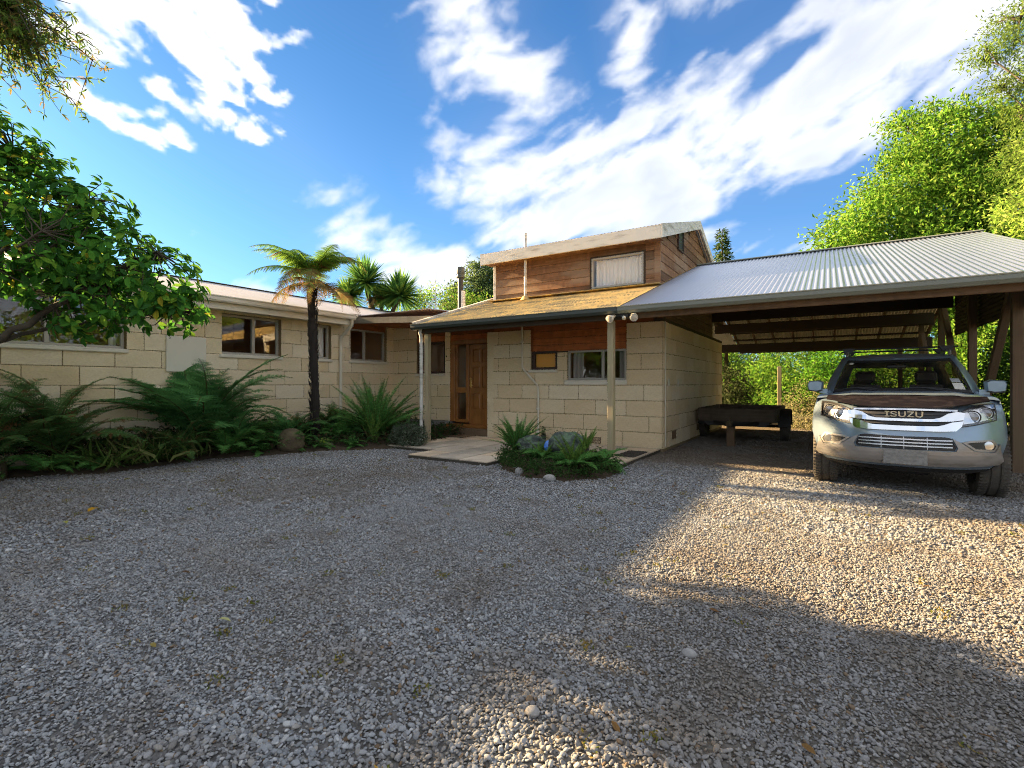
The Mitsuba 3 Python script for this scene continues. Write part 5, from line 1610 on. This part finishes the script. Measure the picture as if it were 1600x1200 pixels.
D_ = unit(a1 * np.cos(ph)[:, None] + a2 * np.sin(ph)[:, None] + out * rng.uniform(-.2, .7, n)[:, None] + [0, 0, -.22])
U_ = out + rng.normal(0, .25, (n, 3)) + [0, 0, .4]
Ls = rng.uniform(.085, .15, n)
P_ = cc + out * rng.uniform(-.05, .03, n)[:, None] + D_ * .012
cols = palette(rng, n, [(.06, .19, .03), (.09, .25, .035), (.042, .125, .03), (.18, .34, .04), (.40, .36, .04)], p=[.34, .28, .22, .14, .02])
view = np.linalg.norm(P_ - np.array(CAM), axis=1)
X_, Y_ = .8453 * P_[:, 0] + .5343 * P_[:, 1], -.5343 * P_[:, 0] + .8453 * P_[:, 1]
seen = (Y_ > 1) & (np.abs(X_ / np.maximum(Y_, .1)) < 1.0) & ((P_[:, 2] - 1.28) / np.maximum(Y_, .1) < .72)
order = np.argsort(view - 100 * seen - Ls * 8)
big = np.zeros(n, bool)
big[order[:290]] = True
for j in np.nonzero(big)[0]:
    v, f, ix = leaves(P_[j:j + 1], D_[j:j + 1], U_[j:j + 1], Ls[j:j + 1], Ls[j:j + 1] * .46, .18, pts=8)
    add('leaf', trimesh.Trimesh(v, f, process=False), 'leaf_glossy', t, color=np.tile(cols[j], (8, 1)))
r_ = ~big
v, f, ix = leaves(P_[r_], D_[r_], U_[r_], Ls[r_], Ls[r_] * .46, .18, pts=8)
add('foliage', trimesh.Trimesh(v, f, process=False), 'leaf_glossy', t, color=cols[r_][ix], kind='stuff')

# --- willow-leaved tree overhead at the left edge
rng = np.random.default_rng(95)
t = thing('overhanging_tree', 'fine-leaved branches hanging into the top left corner of the picture', 'tree')
trunk_p = np.array([(-7.6, -2.6, 0), (-7.5, -2.4, 1.5), (-7.3, -2.1, 3.2), (-7.4, -1.5, 4.6), (-7.35, -.6, 5.4), (-7.2, .3, 5.5), (-6.95, 1.2, 5.2), (-6.75, 1.6, 4.85)])
parts = [tube(trunk_p, np.linspace(.16, .012, 8), 9)]
tips = []
for k in range(110):
    s = rng.uniform(4.2, 6.95)
    a = np.array([np.interp(s, np.arange(8), trunk_p[:, q]) for q in range(3)])
    e = a + np.array([rng.normal(.12, .26), rng.normal(.2, .28), rng.normal(-.35, .3)])
    if e[2] < 4.15:
        e[2] = 4.15 + rng.random() * .4
    m_ = (a + e) / 2 + [0, 0, .12]
    parts.append(tube([a, m_, e], [.012, .008, .003], 5, cap=False))
    for q in range(5):
        w_ = rng.random()
        st_ = (a * (1 - w_) + e * w_) + rng.normal(0, .02, 3)
        tip_ = st_ + rng.normal(0, .16, 3) + [.05, .08, -.10]
        parts.append(tube([st_, tip_], [.004, .002], 4, cap=False))
        tips += [st_ * (1 - u) + tip_ * u for u in (.4, .7, 1.0)]
add('trunk', cat(parts), 'bark', t, smooth=True)
tips = np.repeat(np.array(tips), 5, 0)
n = len(tips)
D_ = unit(rng.normal(size=(n, 3)) + [.2, .25, -.5])
v, f, ix = leaves(tips, D_, rng.normal(size=(n, 3)) + [0, 0, 1], rng.uniform(.05, .10, n), .016, .2, pts=8)
add('foliage', trimesh.Trimesh(v, f, process=False), 'leaf_soft', t, color=palette(rng, n, [(.09, .17, .035), (.15, .25, .05), (.20, .28, .07), (.22, .17, .06)])[ix], kind='stuff')
# trees beyond the left edge that shade the near part of the drive
for i, (x, y, h, r, lab) in enumerate(((-13.5, -4.5, 7.0, 2.6, 'shade tree left of the picture, nearest the wing'), (-9.5, -6.0, 6.0, 2.3, 'shade tree left of the picture, behind the camera'))):
    tree('shade_tree', lab, (x, y, 0), h * .7, .2, [(x, y, h * .62, r, r, h * .36), (x + 1.0, y + 1.2, h * .5, r * .7, r * .7, h * .25), (x + .6, y - 1.4, h * .55, r * .7, r * .7, h * .25)], 520, 16, .22, .10, .35, DEEP + FRESH[:2], 400 + i)
# ------------------------------------------------------------------ patio, stones and small things
PZ = .060
reg = unary_union([sbox(-7.93, 7.05, -2.63, 9.362), sbox(-6.12, 6.32, -4.45, 7.06), sbox(-7.93, 9.36, -6.62, 9.68)])
patio = add('patio', prism(reg.buffer(-.004), .052), 'paver_joint', kind='structure', label='paved patio before the front door, edged by the shingle')
rng = np.random.default_rng(500)
pv = .60
for ix in range(10):
    for iy in range(6):
        x0, y0 = -8.03 + ix * pv, 6.32 + iy * pv
        g = sbox(x0 + .006, y0 + .006, x0 + pv - .006, y0 + pv - .006).intersection(reg)
        if g.area < .02:
            continue
        g = g.buffer(-.006, join_style=2)
        h = .010 + rng.uniform(0, .004)
        for q in getattr(g, 'geoms', [g]):
            a, b, c, d = q.bounds
            m = bbox(a, c, b, d, PZ - .012, PZ + h, .005) if q.area > .98 * (c - a) * (d - b) else prism(q, h + .012).apply_translation([0, 0, PZ - .012])
            add('paver', m, ('paver_mat', 'paver_warm', 'paver_dull')[rng.integers(3)], patio)


def rock(c, r, seed, rough=.22, sub=4, flat=.0):
    m = trimesh.creation.icosphere(sub, 1.0)
    v = np.asarray(m.vertices)
    n = meshkit.fbm(v * 1.6 + seed * 7.3, 4, seed) - .5
    cell = np.abs(meshkit.noise(v * 2.3 + seed * 3.1, seed + 9) - .5)
    v = v * (1 + n * rough * 2.2 + (.5 - cell * 2) * rough * .5)[:, None]
    v = v * np.asarray(r)
    v[:, 2] = np.where(v[:, 2] < -r[2] * .75, -r[2] * .75, v[:, 2])
    return trimesh.Trimesh(v + np.asarray(c), m.faces, process=False)


def rock_fn(a, b, moss, amt):
    def fn(p, n, uv):
        t = fbm(p.x * 7, p.y * 7, p.z * 7, 4)
        g = smoothstep(.35, .7, fbm(p.x * 11 + 3, p.y * 11, p.z * 11, 4)) * amt * smoothstep(-.4, .5, n.z)
        return mix(mix(a, b, t), moss, g) * (.85 + .3 * noise(p.x * 80, p.y * 80, p.z * 80))
    return fn


principled('rock_brown', proc(rock_fn((.055, .038, .022), (.115, .08, .045), (.10, .11, .04), .5)), .9)
principled('rock_moss', proc(rock_fn((.10, .09, .06), (.17, .15, .10), (.15, .23, .02), 1.0)), .95)
principled('rock_dark', proc(rock_fn((.022, .028, .025), (.07, .088, .075), (.11, .17, .10), .85)), .9)
principled('rock_pale', proc(rock_fn((.20, .195, .185), (.30, .29, .275), (.35, .33, .3), .3)), .85)
add('boulder', rock((-8.48, 5.68, .20), (.27, .25, .25), 3, .10), 'rock_brown', smooth=True, label='round brown boulder at the edge of the garden bed', cat='boulder')
add('rock', rock((-8.35, 6.30, .10), (.23, .15, .13), 4, .16), 'rock_moss', smooth=True, label='low rock with bright green moss at the edge of the bed', cat='rock')
add('boulder', rock((-9.35, 1.75, .12), (.3, .3, .3), 14, .12), 'rock_brown', smooth=True, label='brown boulder at the left edge of the picture, under the olive ferns', cat='boulder')
add('rock', rock((-4.20, 7.28, .22), (.25, .19, .18), 5, .34), 'rock_dark', smooth=True, label='dark lichened rock beside the island fern', cat='rock')
add('rock', rock((-3.42, 7.05, .27), (.29, .24, .27), 6, .34), 'rock_dark', smooth=True, label='larger grey-green lichened rock left of the verandah post', cat='rock')
add('stone', rock((-3.66, 5.98, .05), (.062, .055, .06), 7, .08, 3), 'rock_pale', smooth=True, label='pale round stone at the left tip of the island bed', cat='stone')
add('stone', rock((-3.85, 6.2, .04), (.042, .04, .035), 8, .08, 3), 'rock_pale', smooth=True, label='small whitish stone just behind the pale round stone', cat='stone')
add('stone', rock((-3.08, 5.80, .045), (.085, .065, .05), 9, .08, 3), 'rock_pale', smooth=True, label='flat grey stone in front of the island bed', cat='stone')
add('stone', rock((-.55, 2.43, .012), (.034, .030, .020), 10, .06, 3), 'rock_pale', smooth=True, label='pale stone larger than the shingle, in the middle of the drive', cat='stone')
add('stone', rock((-.965, 1.676, .012), (.028, .024, .018), 11, .06, 3), 'rock_pale', smooth=True, label='pale cobble in the shingle near the bottom of the picture', cat='stone')
# island bed in front of the patio
isl = Polygon([(-4.85, 7.5), (-4.5, 6.7), (-4.05, 6.15), (-3.5, 5.85), (-2.9, 5.85), (-2.5, 6.4), (-2.50, 7.0), (-2.95, 7.25), (-3.1, 7.75), (-4.3, 7.9)])
xs, ys = np.meshgrid(np.linspace(-5.0, -2.35, 40), np.linspace(5.7, 8.05, 36), indexing='ij')
ins = contains_xy(isl, xs, ys)
dd = distance(points(xs, ys), isl.exterior)
hz = np.where(ins, .02 + np.minimum(dd * .3, .13), -.03) + .03 * (meshkit.noise(np.stack([xs * 7, ys * 7, xs * 0], -1)) - .5)
idx = np.arange(xs.size).reshape(xs.shape)
q = np.stack([idx[:-1, :-1], idx[1:, :-1], idx[1:, 1:], idx[:-1, 1:]], -1).reshape(-1, 4)
q = q[ins.reshape(-1)[q].any(1)]
m = quads(np.stack([xs, ys, hz], -1).reshape(-1, 3), q)
m.remove_unreferenced_vertices()
add('island_bed', m, 'soil_mat', kind='structure', label='small planted bed at the front edge of the patio', smooth=True)
fern('strap_fern', 'spiky fern at the left end of the island bed', (-4.62, 7.45, .12), 44, FR_STRAP, .78, 401, (-.5, .2))
fern('fern', 'bright fern spilling from between the two dark rocks', (-3.75, 6.75, .12), 22, [FR_MID[0], FR_LIME[1]], .62, 402, (-.6, .1))
fern('fern', 'green fern in front of the larger island rock', (-3.0, 6.35, .12), 34, FR_MID + FR_LIME, .72, 403, (-.6, .15))
fern('fern', 'fern at the foot of the verandah post in the island bed', (-2.82, 6.9, .10), 24, FR_MID, .65, 404, (-.5, .0))
fern('lime_fern', 'lime green fern tuft leaning on the larger island rock', (-3.05, 6.95, .28), 10, FR_LIME, .55, 405, (-.3, .2))
rng = np.random.default_rng(410)
P_ = []
while len(P_) < 2200:
    x, y = rng.uniform(-4.85, -2.4), rng.uniform(5.8, 7.9)
    if contains_xy(isl, x, y):
        P_.append([x, y, .05 + .12 * rng.random()])
P_ = np.repeat(np.array(P_), 4, 0) + rng.normal(0, .04, (8800, 3))
D_ = unit(rng.normal(size=(8800, 3)) * [1, 1, .6] + [.1, -.2, .3])
v, f, ix = leaves(P_, D_, np.tile([0, 0, 1.0], (8800, 1)) + rng.normal(0, .4, (8800, 3)), rng.uniform(.03, .08, 8800), .02)
add('ground_cover', trimesh.Trimesh(v, f, process=False), 'leaf_fern', color=palette(rng, 8800, [(.03, .07, .02), (.045, .10, .025), (.06, .08, .03)])[ix], kind='stuff', label='creeping dark green ground cover in the island bed')
tree('grey_shrub', 'small grey-green shrub at the foot of the first verandah post', (-7.0, 7.30, 0), .3, .015, [(-7.02, 7.28, .22, .34, .28, .26)], 200, 16, .045, .02, .05, [(.14, .18, .12), (.20, .23, .17), (.08, .11, .06)], 420, category='shrub', twigs=12, limbs=5)
orn = thing('blue_ornament', 'small bright blue glazed ornament between the two island rocks', 'ornament')
add('body', lathe([(.001, 0), (.05, .0), (.07, .05), (.072, .11), (.05, .17), (.02, .195), (.001, .20)], 20, (-3.86, 7.22, .16)), principled('blue_glaze', (.06, .20, .62), .25, clearcoat=.8), orn, smooth=True)
add('foot', lathe([(.001, 0), (.06, 0), (.055, .03), (.001, .03)], 16, (-3.86, 7.22, .132)), 'concrete_grey', orn, smooth=40)
# pots against the wall
rng = np.random.default_rng(430)
for (x, h, lab, plant) in ((-5.02, .20, 'dark potted succulent by the foot of the waste pipe', True), (-4.70, .13, 'small dark pot left of the pale bottle-shaped pot by the wall', True), (-4.52, .15, 'pale grey-green pot against the stone wall', False)):
    t = thing('pot', lab, 'pot')
    r = .055
    add('vessel', lathe([(.001, 0), (r * .75, 0), (r, h * .6), (r * 1.08, h * .62), (r * 1.08, h * .7), (r * .9, h * .7), (r * .85, h * .5), (.001, h * .5)], 18, (x, 9.18, PZ + .014)), 'rock_dark' if plant else principled('pot_pale', (.33, .38, .30), .4), t, smooth=40)
    n = 60 if plant else 24
    P_ = np.array([x, 9.18, PZ + h * .62]) + rng.normal(0, .018, (n, 3)) + np.array([0, 0, 1]) * rng.uniform(0, .16 if plant else .03, (n, 1))
    v, f, ix = leaves(P_, rng.normal(size=(n, 3)) + [0, 0, .6], rng.normal(size=(n, 3)), rng.uniform(.03, .06, n), .02)
    add('plant', trimesh.Trimesh(v, f, process=False), 'leaf_fern', t, color=palette(rng, n, [(.02, .04, .018), (.04, .07, .03)])[ix])
# door mats
principled('mat_brown', proc(lambda p, n, uv: mix((.085, .055, .03), (.17, .11, .06), noise(p.x * 160, p.y * 160, 0))), .95)
principled('mat_black', proc(lambda p, n, uv: mix((.018, .017, .016), (.075, .06, .045), noise(p.x * 70, p.y * 70, 0))), .9)
t = thing('door_mat', 'brown coir mat on the patio before the front door', 'mat')
add('pile', bbox(-7.72, -6.92, 8.86, 9.34, PZ + .0165, PZ + .032, .006), 'mat_brown', t)
add('edging', cat(box(-7.735, -6.905, 8.845, 8.859, PZ + .0162, PZ + .03), box(-7.735, -6.905, 9.341, 9.355, PZ + .0162, PZ + .03)), 'mat_black', t)
t = thing('door_mat', 'black ribbed rubber mat on the patio near the corner of the stone wall', 'mat')
mb = [bbox(-3.02, -2.68, 7.98, 8.72, PZ + .0165, PZ + .026, .004)]
for k in range(18):
    mb.append(box(-3.0, -2.70, 8.0 + .04 * k, 8.018 + .04 * k, PZ + .0262, PZ + .033))
add('rubber', cat(mb), 'mat_black', t)
# deck trailer parked by the stone wall
principled('trailer_wood', proc(wood_fn((.05, .036, .024), (.10, .07, .045), (.12, .10, .07), .4)), .85)
principled('trailer_steel', (.035, .033, .032), .6, metallic=.3)
t = thing('trailer', 'low dark flat-deck trailer parked beside the stone wall under the carport', 'trailer')
ux0, ux1, ty0, ty1 = -2.42, -.92, 11.65, 14.1
add('deck', cat([bbox(ux0, ux1, ty0 + .245 * i + .004, ty0 + .245 * (i + 1) - .004, .52, .56, .004) for i in range(10)]), 'trailer_wood', t)
add('side_board', bbox(ux0, ux1, ty0 - .03, ty0, .47, .75, .005), 'trailer_wood', t)
add('side_board', bbox(ux0, ux1, ty1, ty1 + .03, .47, .75, .005), 'trailer_wood', t)
add('side_board', bbox(ux0 - .03, ux0 - .001, ty0, ty1, .47, .75, .005), 'trailer_wood', t)
add('side_board', bbox(ux1 + .001, ux1 + .03, ty0, ty1, .47, .75, .005), 'trailer_wood', t)
add('chassis', cat(box(ux0 + .1, ux0 + .16, ty0, ty1, .42, .515), box(ux1 - .16, ux1 - .1, ty0, ty1, .42, .515), box(ux0 + .16, ux1 - .16, ty0 - .02, ty0 + .04, .38, .515), beam((-2.1, ty0, .45), (-1.68, 10.92, .45), .06, .07), beam((-1.24, ty0, .45), (-1.66, 10.92, .45), .06, .07), tube([[-2.5, 12.75, .32], [-.84, 12.75, .32]], .03, 8)), 'trailer_steel', t)
add('coupling', cat(bbox(-1.72, -1.62, 10.72, 10.98, .43, .53, .015), tube([[-1.67, 10.78, .52], [-1.67, 10.86, .60]], .018, 8)), 'rock_brown', t)
add('prop', bbox(-1.75, -1.60, 10.98, 11.10, .0, .41, .006), 'brown_post', t, label='timber block propping the drawbar')
for x in (-2.545, -.80):
    w = add('wheel', trimesh.Trimesh((lambda d: np.stack([d[:, 2] + x, d[:, 0] + 12.75, d[:, 1] + .32], 1))(np.asarray(disc.vertices) * [.75, .75, .5]), disc.faces, process=False), 'trailer_steel', t, smooth=35)
    m = tyre_mesh(.385, .19)
    add('tyre', trimesh.Trimesh((lambda d: np.stack([d[:, 2] + x, d[:, 0] * .83 + 12.75, d[:, 1] * .83 + .32], 1))(np.asarray(m.vertices)), m.faces, process=False), 'tyre_rubber', w, smooth=30)
    a = np.linspace(math.radians(5), math.radians(175), 15)
    arc = np.array([[12.75 + .40 * math.cos(k), .32 + .40 * math.sin(k)] for k in a])
    v = np.vstack([[[x + dx, y, z] for y, z in arc] for dx in (-.12, .12)] + [[[x + dx, y, z - .012] for y, z in arc] for dx in (-.12, .12)])
    i = np.arange(14)
    add('mudguard', quads(v, np.vstack([np.stack([i, i + 1, 15 + i + 1, 15 + i], 1), np.stack([30 + i, 45 + i, 46 + i, 31 + i], 1)])), 'trailer_steel', t, smooth=True)
# television aerial
t = thing('television_aerial', 'thin television aerial with slanting arms standing on the link roof', 'aerial')
ab = np.array([-10.6, 12.2, 3.0])
add('mast', tube([ab, ab + [0, 0, 1.8]], .014, 8), 'steel', t)
add('arm', cat(tube([ab + [-.55, -.25, .25], ab + [-.05, .0, 1.05]], .010, 6), tube([ab + [-.75, -.35, .25], ab + [-.38, -.15, .62]], .008, 6), tube([ab + [-.22, -.08, .30], ab + [-.12, -.02, .85]], .008, 6), tube([ab + [-.34, -.15, .95], ab + [-.20, -.05, .78], ab + [-.22, -.08, .55]], .007, 6)), 'steel', t)
# fallen leaves on the shingle
rng = np.random.default_rng(450)
spots = [(-6.23, 2.02, .16, 'curled orange-yellow fallen leaf on the shingle before the bed, the largest', (.55, .30, .03)), (-5.76, 1.65, .11, 'pale yellow-green fallen leaf, second from the bed', (.42, .42, .10)), (-2.74, 1.41, .085, 'slim pale yellow fallen leaf lying alone in the middle of the shaded shingle', (.48, .48, .22))]
for x, y, L_, lab, c in spots:
    a = rng.uniform(0, 2 * np.pi) if L_ < .15 else -.75
    v, f, ix = leaves(np.array([[x, y, .030]]), np.array([[math.cos(a), math.sin(a), .12]]), np.array([[0.1, 0, 1.0]]), L_, L_ * (.28 if L_ < .09 else .40), .12, pts=8)
    add('fallen_leaf', trimesh.Trimesh(v, f, process=False), 'leaf_fern', color=np.tile(c, (8, 1)), label=lab, cat='leaf')
X_, D_, L_, C_ = [], [], [], []
while len(X_) < 260:
    x, y = rng.uniform(-8.6, 2.0), rng.uniform(.7, 7.4)
    if x < -8.4 + .3 * abs(y - 3) or (x < -2.4 and y > 5.7 + .15 * abs(x + 5)) or rng.random() > .25 + .75 * np.exp(-(x + 8.2) / 1.6):
        continue
    a = rng.uniform(0, 2 * np.pi)
    X_.append([x, y, .018])
    D_.append([math.cos(a), math.sin(a), rng.uniform(-.1, .25)])
    L_.append(rng.uniform(.022, .065))
    C_.append([(.20, .11, .05), (.26, .15, .06), (.32, .25, .08), (.13, .075, .04)][rng.integers(4)])
v, f, ix = leaves(np.array(X_), np.array(D_), np.tile([0, 0, 1.0], (len(X_), 1)) + rng.normal(0, .3, (len(X_), 3)), np.array(L_), np.array(L_) * .38, .1, pts=8)
add('leaf_litter', trimesh.Trimesh(v, f, process=False), 'leaf_fern', color=np.array(C_)[ix], kind='stuff', label='small brown dry leaves scattered over the shingle, thickest along the garden bed')
# tufts of moss and seedlings between the stones
P_, C_ = [], []
for k in range(150):
    x, y = rng.uniform(-8, 2.2), rng.uniform(.8, 6.8)
    n = rng.integers(8, 30)
    P_.append(np.array([x, y, .016]) + rng.normal(0, .022, (n, 3)) * [1, 1, .35])
P_ = np.vstack(P_)
n = len(P_)
v, f, ix = leaves(P_, rng.normal(size=(n, 3)) + [0, 0, .9], rng.normal(size=(n, 3)), rng.uniform(.012, .028, n), .009)
add('moss', trimesh.Trimesh(v, f, process=False), 'leaf_fern', color=palette(rng, n, [(.20, .17, .04), (.13, .15, .03), (.26, .19, .06)])[ix], kind='stuff', label='tiny moss tufts and seedlings between the shingle stones')
